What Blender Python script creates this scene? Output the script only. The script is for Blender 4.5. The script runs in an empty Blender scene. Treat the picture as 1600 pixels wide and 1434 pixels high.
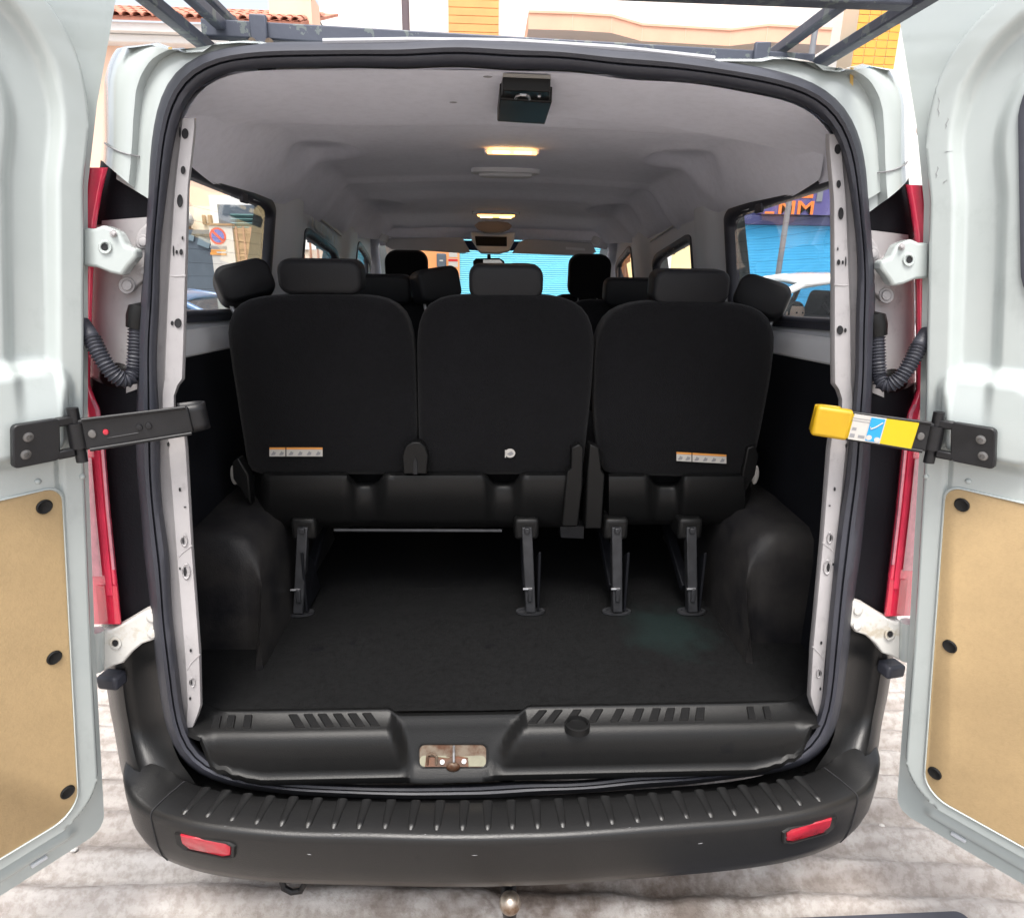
import bpy, bmesh, math, random
import numpy as np
from mathutils import Vector, Matrix, noise
random.seed(7)
sc = bpy.context.scene
COL = sc.collection
R_ = math.radians

# ------------------------------------------------------------------ camera
FPX = 981.4                                   # focal length in photo pixels (1600 wide)
CAM = np.array([-0.067, -1.246, 1.608])
YAW, PITCH, ROLL = R_(2.67), R_(16.74), R_(0.84)
_cy, _sy = math.cos(YAW), math.sin(YAW)
FWD = np.array([_sy*math.cos(PITCH), _cy*math.cos(PITCH), -math.sin(PITCH)])
_rt = np.array([_cy, -_sy, 0.]); _dn = np.cross(FWD, _rt)
RGT = _rt*math.cos(ROLL) - _dn*math.sin(ROLL)
DWN = _dn*math.cos(ROLL) + _rt*math.sin(ROLL)
cd = bpy.data.cameras.new('camera'); cam = bpy.data.objects.new('camera', cd); COL.objects.link(cam)
cd.sensor_fit = 'HORIZONTAL'; cd.sensor_width = 36.0; cd.lens = 36.0*FPX/1600.0
cd.clip_start = 0.02; cd.clip_end = 400
cam.matrix_world = Matrix(((RGT[0], -DWN[0], -FWD[0], CAM[0]), (RGT[1], -DWN[1], -FWD[1], CAM[1]),
                           (RGT[2], -DWN[2], -FWD[2], CAM[2]), (0, 0, 0, 1)))
sc.camera = cam

# ------------------------------------------------------------------ sky, sun, exposure
SUN_EL, SUN_AZ = 68.0, 188.0                  # azimuth: compass from +Y, clockwise
w = bpy.data.worlds.new('World'); sc.world = w; w.use_nodes = True
nt = w.node_tree; nt.nodes.clear()
sky = nt.nodes.new('ShaderNodeTexSky'); sky.sky_type = 'NISHITA'; sky.sun_disc = False
sky.sun_elevation = R_(SUN_EL); sky.sun_rotation = R_(SUN_AZ); sky.air_density = 1.0; sky.dust_density = 5.0; sky.ozone_density = 0.6
hs = nt.nodes.new('ShaderNodeHueSaturation'); hs.inputs['Saturation'].default_value = 0.35
bg = nt.nodes.new('ShaderNodeBackground'); bg.inputs[1].default_value = 0.15
wo = nt.nodes.new('ShaderNodeOutputWorld')
nt.links.new(sky.outputs[0], hs.inputs['Color']); nt.links.new(hs.outputs[0], bg.inputs[0]); nt.links.new(bg.outputs[0], wo.inputs[0])
sl = bpy.data.lights.new('sun', 'SUN'); sun = bpy.data.objects.new('sun', sl); COL.objects.link(sun)
sl.energy = 1.5; sl.angle = R_(25); sl.color = (1.0, 0.96, 0.9)
_d = Vector((math.sin(R_(SUN_AZ))*math.cos(R_(SUN_EL)), math.cos(R_(SUN_AZ))*math.cos(R_(SUN_EL)), math.sin(R_(SUN_EL))))
sun.rotation_euler = _d.to_track_quat('Z', 'Y').to_euler(); sun.location = (0, -3, 12)
sc.view_settings.view_transform = 'Standard'; sc.view_settings.look = 'None'
sc.view_settings.gamma = 1.0; sc.view_settings.use_curve_mapping = False
sc.view_settings.exposure = 1.2

# ------------------------------------------------------------------ pixel -> place helpers
def ray(px, py): return FWD + RGT*(px-800)/FPX + DWN*(py-717)/FPX
def U(px, py, ax, val):
    v = ray(px, py); return CAM + v*((val-CAM[ax])/v[ax])
def YR(z): return 0.088*max(0.0, z-0.8)          # the rear face leans forward towards the roof
def ON(px, py, fn):                               # ray against the surface y = fn(z)
    q = U(px, py, 1, fn(1.2))
    for _ in range(6): q = U(px, py, 1, fn(q[2]))
    return q
def S(px, py, off=0.0): return ON(px, py, lambda z: YR(z)+off)
def WX(z):                                        # inner face of the side walls, half width at height z
    return float(np.interp(z, [0.6, 1.3, 1.5, 1.84, 1.95], [0.86, 0.86, 0.835, 0.775, 0.74]))
def ONW(px, py, side):
    q = U(px, py, 0, side*0.85)
    for _ in range(6): q = U(px, py, 0, side*WX(q[2]))
    return q

# ------------------------------------------------------------------ materials
MATS = {}
def mat(name, col, rough=0.5, metal=0.0, var=0.0, vscale=8.0, bump=0.0, bscale=60.0, coat=0.0, col2=None, spec=0.5, emit=None, estr=0.0, distort=0.0, thr=None, sheen=0.0, fine=None):
    m = bpy.data.materials.new(name); m.use_nodes = True; n = m.node_tree; b = n.nodes['Principled BSDF']
    b.inputs['Base Color'].default_value = (*col, 1); b.inputs['Roughness'].default_value = rough; b.inputs['Metallic'].default_value = metal
    b.inputs['Specular IOR Level'].default_value = spec; b.inputs['Coat Weight'].default_value = coat; b.inputs['Coat Roughness'].default_value = 0.08
    b.inputs['Sheen Weight'].default_value = sheen
    if emit: b.inputs['Emission Color'].default_value = (*emit, 1); b.inputs['Emission Strength'].default_value = estr
    tc = n.nodes.new('ShaderNodeTexCoord')
    if var > 0 or col2:
        t = n.nodes.new('ShaderNodeTexNoise'); t.inputs['Scale'].default_value = vscale; t.inputs['Detail'].default_value = 8; t.inputs['Roughness'].default_value = 0.62
        t.inputs['Distortion'].default_value = distort
        n.links.new(tc.outputs['Object'], t.inputs['Vector'])
        cr = n.nodes.new('ShaderNodeValToRGB')
        c2 = col2 or tuple(c*(1-var) for c in col); c1 = col if col2 else tuple(min(1, c*(1+var*0.6)) for c in col)
        lo, hi = thr or (0.3, 0.7)
        cr.color_ramp.elements[0].position = lo; cr.color_ramp.elements[1].position = hi
        cr.color_ramp.elements[0].color = (*c2, 1); cr.color_ramp.elements[1].color = (*c1, 1)
        n.links.new(t.outputs[0], cr.inputs[0]); n.links.new(cr.outputs[0], b.inputs['Base Color'])
        mr = n.nodes.new('ShaderNodeMapRange'); mr.inputs[3].default_value = max(0.03, rough-0.08); mr.inputs[4].default_value = min(1, rough+0.08)
        n.links.new(t.outputs[0], mr.inputs[0]); n.links.new(mr.outputs[0], b.inputs['Roughness'])
    if fine:                                                # second layer of specks, smudges or grain: (scale xyz, amount, low, high)
        mp = n.nodes.new('ShaderNodeMapping'); mp.inputs['Scale'].default_value = fine[0]; n.links.new(tc.outputs['Object'], mp.inputs[0])
        t3 = n.nodes.new('ShaderNodeTexNoise'); t3.inputs['Scale'].default_value = 1.0; t3.inputs['Detail'].default_value = 9; t3.inputs['Roughness'].default_value = 0.7; n.links.new(mp.outputs[0], t3.inputs['Vector'])
        c3 = n.nodes.new('ShaderNodeMapRange'); c3.inputs[1].default_value = fine[2]; c3.inputs[2].default_value = fine[3]; c3.inputs[3].default_value = 1.0; c3.inputs[4].default_value = fine[1]; n.links.new(t3.outputs[0], c3.inputs[0])
        mm = n.nodes.new('ShaderNodeMixRGB'); mm.blend_type = 'MULTIPLY'; mm.inputs[0].default_value = 1.0; mm.inputs[1].default_value = (*col, 1)
        if b.inputs['Base Color'].links: n.links.new(b.inputs['Base Color'].links[0].from_socket, mm.inputs[1])
        n.links.new(c3.outputs[0], mm.inputs[2]); n.links.new(mm.outputs[0], b.inputs['Base Color'])
    if bump > 0:
        t2 = n.nodes.new('ShaderNodeTexNoise'); t2.inputs['Scale'].default_value = bscale; t2.inputs['Detail'].default_value = 6
        n.links.new(tc.outputs['Object'], t2.inputs['Vector'])
        bp = n.nodes.new('ShaderNodeBump'); bp.inputs['Strength'].default_value = bump; bp.inputs['Distance'].default_value = 0.01
        n.links.new(t2.outputs[0], bp.inputs['Height']); n.links.new(bp.outputs[0], b.inputs['Normal'])
    MATS[name] = m; return m
def glass(name, tint, refl=1.0):
    m = bpy.data.materials.new(name); m.use_nodes = True; n = m.node_tree; n.nodes.clear()
    o = n.nodes.new('ShaderNodeOutputMaterial'); tr = n.nodes.new('ShaderNodeBsdfTransparent'); gl = n.nodes.new('ShaderNodeBsdfGlossy'); mx = n.nodes.new('ShaderNodeMixShader')
    fr = n.nodes.new('ShaderNodeFresnel'); fr.inputs[0].default_value = 1.45
    mu = n.nodes.new('ShaderNodeMath'); mu.operation = 'MULTIPLY'; mu.inputs[1].default_value = refl
    tr.inputs[0].default_value = (*tint, 1); gl.inputs[1].default_value = 0.02
    n.links.new(fr.outputs[0], mu.inputs[0]); n.links.new(mu.outputs[0], mx.inputs[0]); n.links.new(tr.outputs[0], mx.inputs[1]); n.links.new(gl.outputs[0], mx.inputs[2]); n.links.new(mx.outputs[0], o.inputs[0])
    MATS[name] = m; return m

mat('white_paint', (0.425, 0.465, 0.455), 0.19, var=0.06, vscale=3.5, coat=0.6, bump=0.02, bscale=5, fine=((7, 7, 5), 0.86, 0.56, 0.72))
mat('primer_paint', (0.385, 0.37, 0.375), 0.45, var=0.12, vscale=9, bump=0.03, bscale=25, fine=((34, 34, 22), 0.72, 0.58, 0.75))
mat('rubber', (0.036, 0.038, 0.050), 0.5, var=0.25, vscale=10, bump=0.05, bscale=90)
mat('black_plastic', (0.0050, 0.0053, 0.0062), 0.40, spec=0.26, col2=(0.0076, 0.0077, 0.0079), thr=(0.68, 0.46), vscale=11, bump=0.10, bscale=420)
mat('bumper_plastic', (0.0062, 0.0064, 0.0072), 0.33, spec=0.40, col2=(0.0105, 0.0105, 0.0108), thr=(0.66, 0.44), vscale=9, bump=0.10, bscale=380)
mat('dark_trim', (0.006, 0.0065, 0.009), 0.62, spec=0.2, var=0.25, vscale=6, bump=0.08, bscale=200)
mat('seat_fabric', (0.0056, 0.0056, 0.007), 0.85, spec=0.15, var=0.30, vscale=5, bump=0.45, bscale=330, sheen=0.08, fine=((110, 110, 110), 0.45, 0.42, 0.70))
mat('headrest_vinyl', (0.0078, 0.0082, 0.010), 0.55, spec=0.28, var=0.2, vscale=7, bump=0.08, bscale=300)
mat('headliner', (0.80, 0.815, 0.91), 0.92, var=0.05, vscale=4, bump=0.12, bscale=420, fine=((40, 40, 40), 0.92, 0.45, 0.75))
mat('grey_trim', (0.60, 0.62, 0.65), 0.55, var=0.06, vscale=5, bump=0.04, bscale=250)
mat('visor', (0.42, 0.425, 0.45), 0.8, var=0.06)
mat('hardboard', (0.425, 0.300, 0.155), 0.68, var=0.16, vscale=3.2, bump=0.10, bscale=240, fine=((120, 120, 90), 0.90, 0.45, 0.75))
mat('red_lens', (0.78, 0.045, 0.10), 0.12, var=0.2, vscale=14, coat=1.0)
mat('dark_red_lens', (0.60, 0.015, 0.05), 0.12, var=0.2, vscale=10, coat=1.0)
mat('pink_lens', (0.62, 0.20, 0.26), 0.14, var=0.25, vscale=30, coat=1.0)
mat('reflector_red', (0.42, 0.012, 0.03), 0.22, var=0.35, vscale=22, coat=0.6)
mat('strap_black', (0.010, 0.010, 0.0115), 0.42, spec=0.4, var=0.4, vscale=18, bump=0.05, bscale=90)
mat('strap_yellow', (0.50, 0.30, 0.007), 0.42, var=0.12, vscale=14, bump=0.03, bscale=60)
mat('bright_yellow', (0.57, 0.43, 0.005), 0.35, var=0.05)
mat('steel', (0.42, 0.42, 0.43), 0.38, 0.9, var=0.3, vscale=20)
mat('leg_steel', (0.035, 0.036, 0.04), 0.5, 0.3, var=0.4, vscale=25)
mat('rusty_steel', (0.15, 0.12, 0.09), 0.6, 0.4, col2=(0.07, 0.028, 0.012), vscale=30, thr=(0.4, 0.6))
mat('rack_steel', (0.070, 0.078, 0.105), 0.5, 0.2, col2=(0.13, 0.15, 0.15), vscale=24, thr=(0.42, 0.36), bump=0.06, bscale=80)
mat('hole_dark', (0.012, 0.012, 0.014), 0.8)
mat('label_white', (0.52, 0.50, 0.47), 0.5, var=0.06)
mat('label_orange', (0.70, 0.30, 0.07), 0.5)
mat('label_blue', (0.02, 0.30, 0.62), 0.4)
mat('label_grey', (0.25, 0.25, 0.26), 0.6)
mat('sealant', (0.52, 0.34, 0.10), 0.55, var=0.3, vscale=30)
mat('lamp_lit', (1.0, 0.7, 0.35), 0.4, emit=(1.0, 0.42, 0.10), estr=2.6)
mat('lamp_core', (1.0, 0.9, 0.6), 0.4, emit=(1.0, 0.70, 0.30), estr=4.0)
mat('chrome', (0.75, 0.76, 0.78), 0.15, 1.0)
glass('clear_glass', (0.95, 0.97, 0.97), 0.25)
glass('tinted_glass', (0.72, 0.80, 0.82), 0.5)

# ------------------------------------------------------------------ mesh helpers
def link(o, parent=None):
    COL.objects.link(o)
    if parent is not None: o.parent = parent
    return o
class MB:
    def __init__(s): s.v = []; s.f = []
    def add(s, vs, fs):
        b = len(s.v); s.v += [tuple(map(float, p)) for p in vs]; s.f += [tuple(b+i for i in f) for f in fs]; return s
    def box(s, c, d, rot=None):
        hx, hy, hz = d[0]/2, d[1]/2, d[2]/2
        P = [Vector((x, y, z)) for z in (-hz, hz) for y in (-hy, hy) for x in (-hx, hx)]
        if rot is not None: P = [rot @ p for p in P]
        return s.add([p+Vector(c) for p in P], [(0,2,3,1),(4,5,7,6),(0,1,5,4),(2,6,7,3),(0,4,6,2),(1,3,7,5)])
    def grid(s, G, close_u=False, close_v=False, flip=False):
        nu, nv = len(G), len(G[0]); vs = [p for r in G for p in r]; fs = []
        for i in range(nu if close_u else nu-1):
            for j in range(nv if close_v else nv-1):
                a, b = i*nv+j, ((i+1) % nu)*nv+j; c, d = ((i+1) % nu)*nv+(j+1) % nv, i*nv+(j+1) % nv
                fs.append((a, d, c, b) if flip else (a, b, c, d))
        return s.add(vs, fs)
    def loft(s, loops, cap0=True, cap1=True):                 # closed loops of equal length
        n = len(loops[0]); b = len(s.v); s.grid(loops, close_v=True)
        if cap0: s.f.append(tuple(b+i for i in range(n)))
        if cap1: s.f.append(tuple(b+(len(loops)-1)*n+i for i in reversed(range(n))))
        return s
    def tube(s, path, r, n=10, caps=True):
        path = [Vector(p) for p in path]; loops = []; up = None
        for i, p in enumerate(path):
            t = (path[min(i+1, len(path)-1)]-path[max(i-1, 0)]).normalized()
            if up is None: up = t.orthogonal().normalized()
            up = (up - t*up.dot(t)).normalized(); bi = t.cross(up); rr = r[i] if hasattr(r, '__len__') else r
            loops.append([p+(up*math.cos(a)+bi*math.sin(a))*rr for a in [2*math.pi*k/n for k in range(n)]])
        return s.loft(loops, caps, caps)
    def prism(s, poly, vec):                                   # polygon of 3d points pushed along vec
        n = len(poly); A = [Vector(p) for p in poly]; B = [p+Vector(vec) for p in A]
        return s.add(A+B, [tuple(range(n)), tuple(reversed(range(n, 2*n)))]+[(i, i+n, (i+1) % n+n, (i+1) % n) for i in range(n)])
    def sphere(s, c, r, nu=16, nv=10, sq=(1,1,1)):
        G = [[(c[0]+r*sq[0]*math.sin(math.pi*i/nv)*math.cos(2*math.pi*j/nu), c[1]+r*sq[1]*math.sin(math.pi*i/nv)*math.sin(2*math.pi*j/nu), c[2]+r*sq[2]*math.cos(math.pi*i/nv)) for j in range(nu)] for i in range(nv+1)]
        return s.grid(G, close_v=True)
    def build(s, name, m, parent=None, smooth=35, bevel=0.0, seg=2):
        me = bpy.data.meshes.new(name); me.from_pydata(s.v, [], s.f)
        bm = bmesh.new(); bm.from_mesh(me); bmesh.ops.remove_doubles(bm, verts=bm.verts, dist=1e-6)
        bmesh.ops.recalc_face_normals(bm, faces=bm.faces); bm.to_mesh(me); bm.free()
        me.materials.append(MATS[m] if isinstance(m, str) else m)
        if smooth:
            for p in me.polygons: p.use_smooth = True
            me.set_sharp_from_angle(angle=R_(smooth))
        o = link(bpy.data.objects.new(name, me), parent)
        if bevel:
            b = o.modifiers.new('bevel', 'BEVEL'); b.width = bevel; b.segments = seg; b.limit_method = 'ANGLE'; b.angle_limit = R_(40); b.harden_normals = False
        return o
def empty(name, loc=(0,0,0)):
    o = bpy.data.objects.new(name, None); o.location = loc; o.empty_display_size = 0.1; return link(o)
def tag(o, label=None, cat=None, group=None, kind=None):
    if label: o['label'] = label
    if cat: o['category'] = cat
    if group: o['group'] = group
    if kind: o['kind'] = kind
    return o
def copy_tree(o, parent=None):
    c = o.copy(); link(c); c.parent = parent
    for ch in list(o.children): copy_tree(ch, c)
    return c
def clamp(x, a=0., b=1.): return max(a, min(b, x))
def ss(a, b, x):
    t = clamp((x-a)/(b-a)); return t*t*(3-2*t)
def resample(pts, n, closed=False):
    P = [Vector(p) for p in pts]
    if closed: P = P+[P[0]]
    L = [0.]
    for a, b in zip(P, P[1:]): L.append(L[-1]+(b-a).length)
    A = np.array([tuple(p) for p in P]); T = np.linspace(0, L[-1], n+1 if closed else n)
    Q = np.stack([np.interp(T, L, A[:, k]) for k in range(A.shape[1])], 1)
    return Q[:-1] if closed else Q
def smooth_pts(P, it=2, closed=True):
    P = np.array(P, float)
    for _ in range(it):
        if closed: P = 0.25*np.roll(P, 1, 0)+0.5*P+0.25*np.roll(P, -1, 0)
        else: Q = P.copy(); Q[1:-1] = 0.25*P[:-2]+0.5*P[1:-1]+0.25*P[2:]; P = Q
    return P
def rrect(x0, x1, z0, z1, r, n=6):                             # rounded rectangle, list of (x, z)
    out = []
    rr = r if hasattr(r, '__len__') else (r, r, r, r)          # bl, br, tr, tl
    for (cx, cz, a0, q) in ((x0+rr[0], z0+rr[0], 180, rr[0]), (x1-rr[1], z0+rr[1], 270, rr[1]), (x1-rr[2], z1-rr[2], 0, rr[2]), (x0+rr[3], z1-rr[3], 90, rr[3])):
        for k in range(n+1):
            a = R_(a0+90*k/n); out.append((cx+q*math.cos(a), cz+q*math.sin(a)))
    return out
def cushion(outline, steps, n=48, sm=1):
    """outline: closed list of 3d points on one face; steps: list of (scale, push vector) rings from one cap to the other"""
    P = smooth_pts(resample(outline, n, True), sm); c = P.mean(0)
    return [[tuple(c+(p-c)*sca+np.array(push)) for p in P] for sca, push in steps]

# ================================================================== THE VAN
van = empty('passenger_van')
tag(van, 'white passenger van with both rear doors open, three rows of black seats inside', 'van')
FZ = 0.58                                                     # load floor height

# ---- rear opening: rubber seal -------------------------------------------------
SEAL_OUT = [(250,142),(265,116),(287,94),(325,79),(362,75),(512,71),(625,69),(800,68),(950,81),(1115,98),(1212,112),(1280,131),(1317,157),(1340,199),(1351,244),
            (1354,336),(1361,531),(1357,651),(1347,800),(1330,930),(1316,1060),(1306,1150),(1294,1178),(1268,1196),(1225,1204),(1150,1212),(1000,1227),(850,1238),(700,1246),
            (600,1246),(530,1242),(395,1232),(327,1218),(293,1206),(272,1182),(262,1150),(252,1060),(238,930),(224,800),(215,688),(219,593),(226,446),(235,329),(243,188)]
SEAL_IN = [(279,187),(291,150),(306,131),(329,117),(362,110),(475,109),(625,109),(800,111),(987,126),(1175,146),(1260,160),(1294,184),(1312,221),(1321,250),
           (1327,308),(1334,503),(1330,640),(1324,703),(1306,823),(1299,899),(1288,996),(1279,1130),(1272,1148),(1252,1172),(1187,1190),(1000,1205),(812,1217),(700,1224),
           (631,1225),(530,1222),(385,1210),(344,1202),(317,1186),(298,1166),(289,1145),(284,1050),(269,872),(253,680),(248,620),(252,476),(264,300)]
PC = (795, 650)
def polar(loop, n=220):
    a = np.array([math.atan2(y-PC[1], x-PC[0]) for x, y in loop]); r = np.array([math.hypot(x-PC[0], y-PC[1]) for x, y in loop])
    i = np.argsort(a); a, r = a[i], r[i]; A = np.linspace(-math.pi, math.pi, n, endpoint=False)
    rr = np.interp(A, np.concatenate([a-2*math.pi, a, a+2*math.pi]), np.tile(r, 3)); rr = smooth_pts(rr[:, None], 7)[:, 0]
    return [(PC[0]+q*math.cos(t), PC[1]+q*math.sin(t)) for t, q in zip(A, rr)]
so, si = polar(SEAL_OUT), polar(SEAL_IN)
prof = [(-0.06, 0.03), (0.0, -0.004), (0.12, -0.024), (0.30, -0.033), (0.47, -0.029), (0.52, -0.020), (0.58, -0.028), (0.78, -0.024), (0.94, -0.010), (1.0, 0.006), (1.02, 0.05)]
G = [[tuple(S(a[0]+(b[0]-a[0])*t, a[1]+(b[1]-a[1])*t, o)) for t, o in prof] for a, b in zip(so, si)]
seal = MB().grid(G, close_u=True).build('door_seal', 'rubber', van, 60)

# ---- white inner pillars beside the opening --------------------------------------
PL_OUT = [(279,185),(266,300),(253,476),(249,560),(248,634),(253,680),(269,872),(284,1050),(289,1156)]
PL_IN = [(306,203),(296,290),(292,440),(290,540),(288,592),(280,602),(274,618),(274,650),(290,676),(293,690),(302,851),(314,1015),(316,1104),(296,1150),(291,1156)]
po = resample([(*p, 0) for p in PL_OUT], 60)[:, :2]
def at_y(tr, y): return float(np.interp(y, [p[1] for p in tr], [p[0] for p in tr]))
def pillar(side):
    G = []; ys = sorted(set([185+971*k/70 for k in range(71)]+[592, 602, 618, 650, 676]))
    for y in ys:
        xo, xi = at_y(PL_OUT, y), at_y(PL_IN, max(y, 203)); row = []
        for t, o in ((-0.25, 0.012), (0.0, 0.012), (0.16, 0.010), (0.24, 0.002), (0.9, 0.004), (1.0, 0.012), (1.02, 0.05)):
            q = S(xo+(xi-xo)*t, y, o); row.append((q[0] if side < 0 else -q[0], q[1], q[2]))
        G.append(row)
    o = MB().grid(G).build('rear_pillar', 'primer_paint', van, 40)
    def pt(x, y, off): q = S(x, y, off); return Vector((q[0] if side < 0 else -q[0], q[1], q[2]))
    for (x, y, a, b, up) in ((289,209,6,9,1),(281,207,1.5,9,1),(286,266,4,7,1),(281,314,5,11,1),(271,392,1.2,9,1),(276,394,2,3.5,1),(283,394,3,5,1),(285,372,1.2,3,1),
                             (278,505,6,8,0),(269,505,2.5,4,0),(263,694,2,4,1),(281,765,2,3.5,1),(289,792,2,1.2,1),(285,845,3,6,2),(288,893,4,8,2),(281,888,1.5,2.5,1),(298,1016,2,3,1),(298,1066,2.5,5,2),(297,1091,1.8,3,1)):
        m = MB(); n = 14; a *= 0.85; b *= 0.85
        if up == 2:
            m.loft([[pt(x+3+a*sx*math.cos(t), y+b*sx*math.sin(t), oo) for t in [2*math.pi*k/n for k in range(n)]] for sx, oo in ((2.0, 0.003), (1.7, -0.0005), (1.2, 0.0015))], False, False).build('dimple', 'primer_paint', o)
            m = MB()
        m.loft([[pt(x+a*math.cos(t)*s_, y+b*math.sin(t)*s_, oo) for t in [2*math.pi*k/n for k in range(n)]] for s_, oo in ((1.15, 0.004), (1.0, 0.0002), (0.9, 0.0008))], False, True).build('slot', 'hole_dark', o)
    for (y0, y1, sh) in ((431, 431, 0), (852, 872, 0), (1022, 1046, 0)):            # pressed seams across the pillar
        xo, xi = at_y(PL_OUT, y1), at_y(PL_IN, y0)
        m = MB().tube([pt(xo+9, y1, 0.003), pt((xo+xi)/2, (y0+y1)/2+1, 0.0030), pt(xi-2, y0, 0.004)], 0.0018, 6); m.build('seam', 'primer_paint', o)
    return o
pillar(-1); pillar(1)

# ---- outer rear corners ------------------------------------------------------------
OC = [(188,69),(176,85),(168,103),(163,125),(160,220),(156,262),(150,300),(146,345),(143,430),(140,520),(138,600),(140,640),(150,760),(158,880),(164,960),(166,1050)]
def MX(q, side): return (float(q[0]) if side < 0 else -float(q[0]), float(q[1]), float(q[2]))
def at_loop(loop, y):                                        # left side seal edge at pixel row y
    c = [p for p in loop if p[0] < 400]; c.sort(key=lambda p: p[1]); return float(np.interp(y, [p[1] for p in c], [p[0] for p in c]))
def seal_x(y): return at_loop(SEAL_OUT, y)
def corner(side, name, top, bot, m, prof, rows=26, inset=12):
    """strip between the outer contour and the seal; top/bot are functions t -> pixel row"""
    G = []
    for i in range(rows+1):
        row = []
        for t, off in prof:
            y = top(t)+(bot(t)-top(t))*i/rows; xo, xi = at_y(OC, y), seal_x(y)+inset
            row.append(MX(S(xo+(xi-xo)*t, y, off), side))
        G.append(row)
    return MB().grid(G).build(name, m, van, 50)
P_TOP = [(0.0, 0.16), (0.03, 0.09), (0.09, 0.045), (0.2, 0.015), (0.34, 0.004), (0.5, 0.006), (0.58, 0.018), (0.66, 0.030), (0.8, 0.033), (1.0, 0.030)]
P_FLAT = [(0.0, 0.09), (0.06, 0.05), (0.2, 0.040), (0.5, 0.036), (0.8, 0.034), (1.0, 0.03)]
for side in (-1, 1):
    diag = lambda t: 250+70*clamp(t*1.05)
    c = corner(side, 'rear_corner', lambda t: 76-8*math.sin(t*9)*0.5-4*t, diag, 'white_paint', P_TOP, 30)
    # crease where the corner pressing joins the side panel
    m = MB().tube([MX(S(164, 224, 0.050), side), MX(S(170, 229, 0.026), side), MX(S(178, 233, 0.011), side), MX(S(189, 238, 0.003), side), MX(S(203, 242, 0.003), side), MX(S(212, 244, 0.012), side), MX(S(222, 245, 0.026), side), MX(S(238, 246, 0.030), side)], 0.0016, 6); m.build('panel_gap', 'label_grey', c)
    m = MB().grid([[MX(S(266+dx, y, 0.026), side) for dx in (-3, 3)] for y in (74, 90, 106, 124, 140)]); m.build('sealant_bead', 'sealant', c)
    corner(side, 'lamp_backing', diag, lambda t: 352-8*t, 'dark_trim', [(t, o+0.012) for t, o in P_FLAT], 8)
    corner(side, 'hinge_pillar', lambda t: 346-8*t, lambda t: 596+20*math.sin(t*3), 'primer_paint', [(0.0, 0.10), (0.05, 0.075), (0.14, 0.055), (0.3, 0.042), (0.6, 0.036), (0.85, 0.030), (1.0, 0.03)], 20)
    corner(side, 'corner_cladding', lambda t: 588+18*math.sin(t*3), lambda t: 1000, 'dark_trim', P_FLAT, 24)

# ---- roof --------------------------------------------------------------------------
ROOF_L = [(188,69),(213,67),(242,63),(260,72),(282,71),(292,75),(320,74),(336,63),(377,60),(405,61),(424,66),(500,70),(560,71)]
lft = [MX(S(x, y, 0.02), -1) for x, y in ROOF_L]
xs = np.array([p[0] for p in lft]); zs = np.array([p[2] for p in lft])
def roof_z(x):
    a = -abs(x); return float(np.interp(a, xs, zs)) if a < xs[-1] else float(zs[-1])
G = []
XX = sorted(set([float(round(x, 4)) for x in xs]+[-float(round(x, 4)) for x in xs]+list(np.linspace(-0.4, 0.4, 15))))
for y, dz, kk in ((0.112, -0.012, 1.0), (0.14, 0.0, 1.0), (0.2, 0.010, 1), (0.5, 0.02, 1), (1.2, 0.03, 1), (2.2, 0.03, 1), (2.9, -0.01, 1), (3.25, -0.10, 1)):
    G.append([(x*(1+0.12*ss(0.1, 1.0, y)), y, roof_z(x)+dz) for x in XX])
MB().grid(G).build('roof_panel', 'white_paint', van, 45)
# strip of grey trim under the rack along the rear edge of the roof
MB().tube([S(505, 66, 0.0), S(640, 64, 0.0), S(800, 66, 0.0), S(960, 76, 0.0), S(1116, 93, 0.0)], 0.006, 8).build('roof_edge_strip', 'visor', van)

top = [p for p in so if p[1] < 330]; top.sort(key=lambda p: math.atan2(p[1]-650, p[0]-795)); G = []
for p in top:
    row = []
    for k, o in ((0.965, 0.016), (1.0, 0.016), (1.03, 0.020), (1.06, 0.030), (1.09, 0.034)):
        q = S(PC[0]+(p[0]-PC[0])*k, PC[1]+(p[1]-PC[1])*k, o); row.append((q[0], q[1], min(q[2], roof_z(q[0])-0.004)))
    G.append(row)
MB().grid(G).build('roof_header', 'white_paint', van, 60)
# ---- headliner ---------------------------------------------------------------------
TOPZ = float(np.mean([S(x, y)[2] for x, y in ((475,109),(800,111),(1100,138))]))
def liner_z(x, y):
    a = abs(x); z = TOPZ+0.012-0.03*(a/0.78)**2 - 0.135*ss(0.63, 0.81, a)
    z -= 0.05*ss(1.0, 3.0, y)+0.06*ss(2.6, 3.2, y)
    rec = ss(0.60, 0.68, y+0.35*max(0, a-0.42)**1.0)*(1-ss(1.95, 2.1, y))*(1-ss(0.62, 0.74, a))
    z += 0.022*rec
    z -= 0.016*ss(1.60, 1.64, y)*(1-ss(1.64, 1.72, y))                  # cross ridge
    for (cx, cy, r) in ((0.60, 1.02, 0.13), (0.63, 2.25, 0.16)):        # moulded scoops over the windows
        d = math.hypot((a-cx)/1.0, (y-cy)/1.25)/r
        z += 0.026*(1-ss(0.55, 1.0, d))-0.008*math.exp(-((d-1.05)/0.2)**2)
    return z
G = []
for y in list(np.linspace(0.115, 0.5, 14))+list(np.linspace(0.53, 2.9, 80))+[2.95, 3.0, 3.05, 3.12]:
    row = []
    for u in np.linspace(-1, 1, 81):
        ym = YR(1.95)+0.0
        x = u*np.interp(y, [0.11, 0.2, 0.4, 0.6, 2.6, 3.15], [0.56, 0.66, 0.76, 0.785, 0.785, 0.70]); row.append((x, y, liner_z(x, y)))
    G.append(row)
MB().grid(G).build('headliner', 'headliner', van, 0 or 70)
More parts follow.
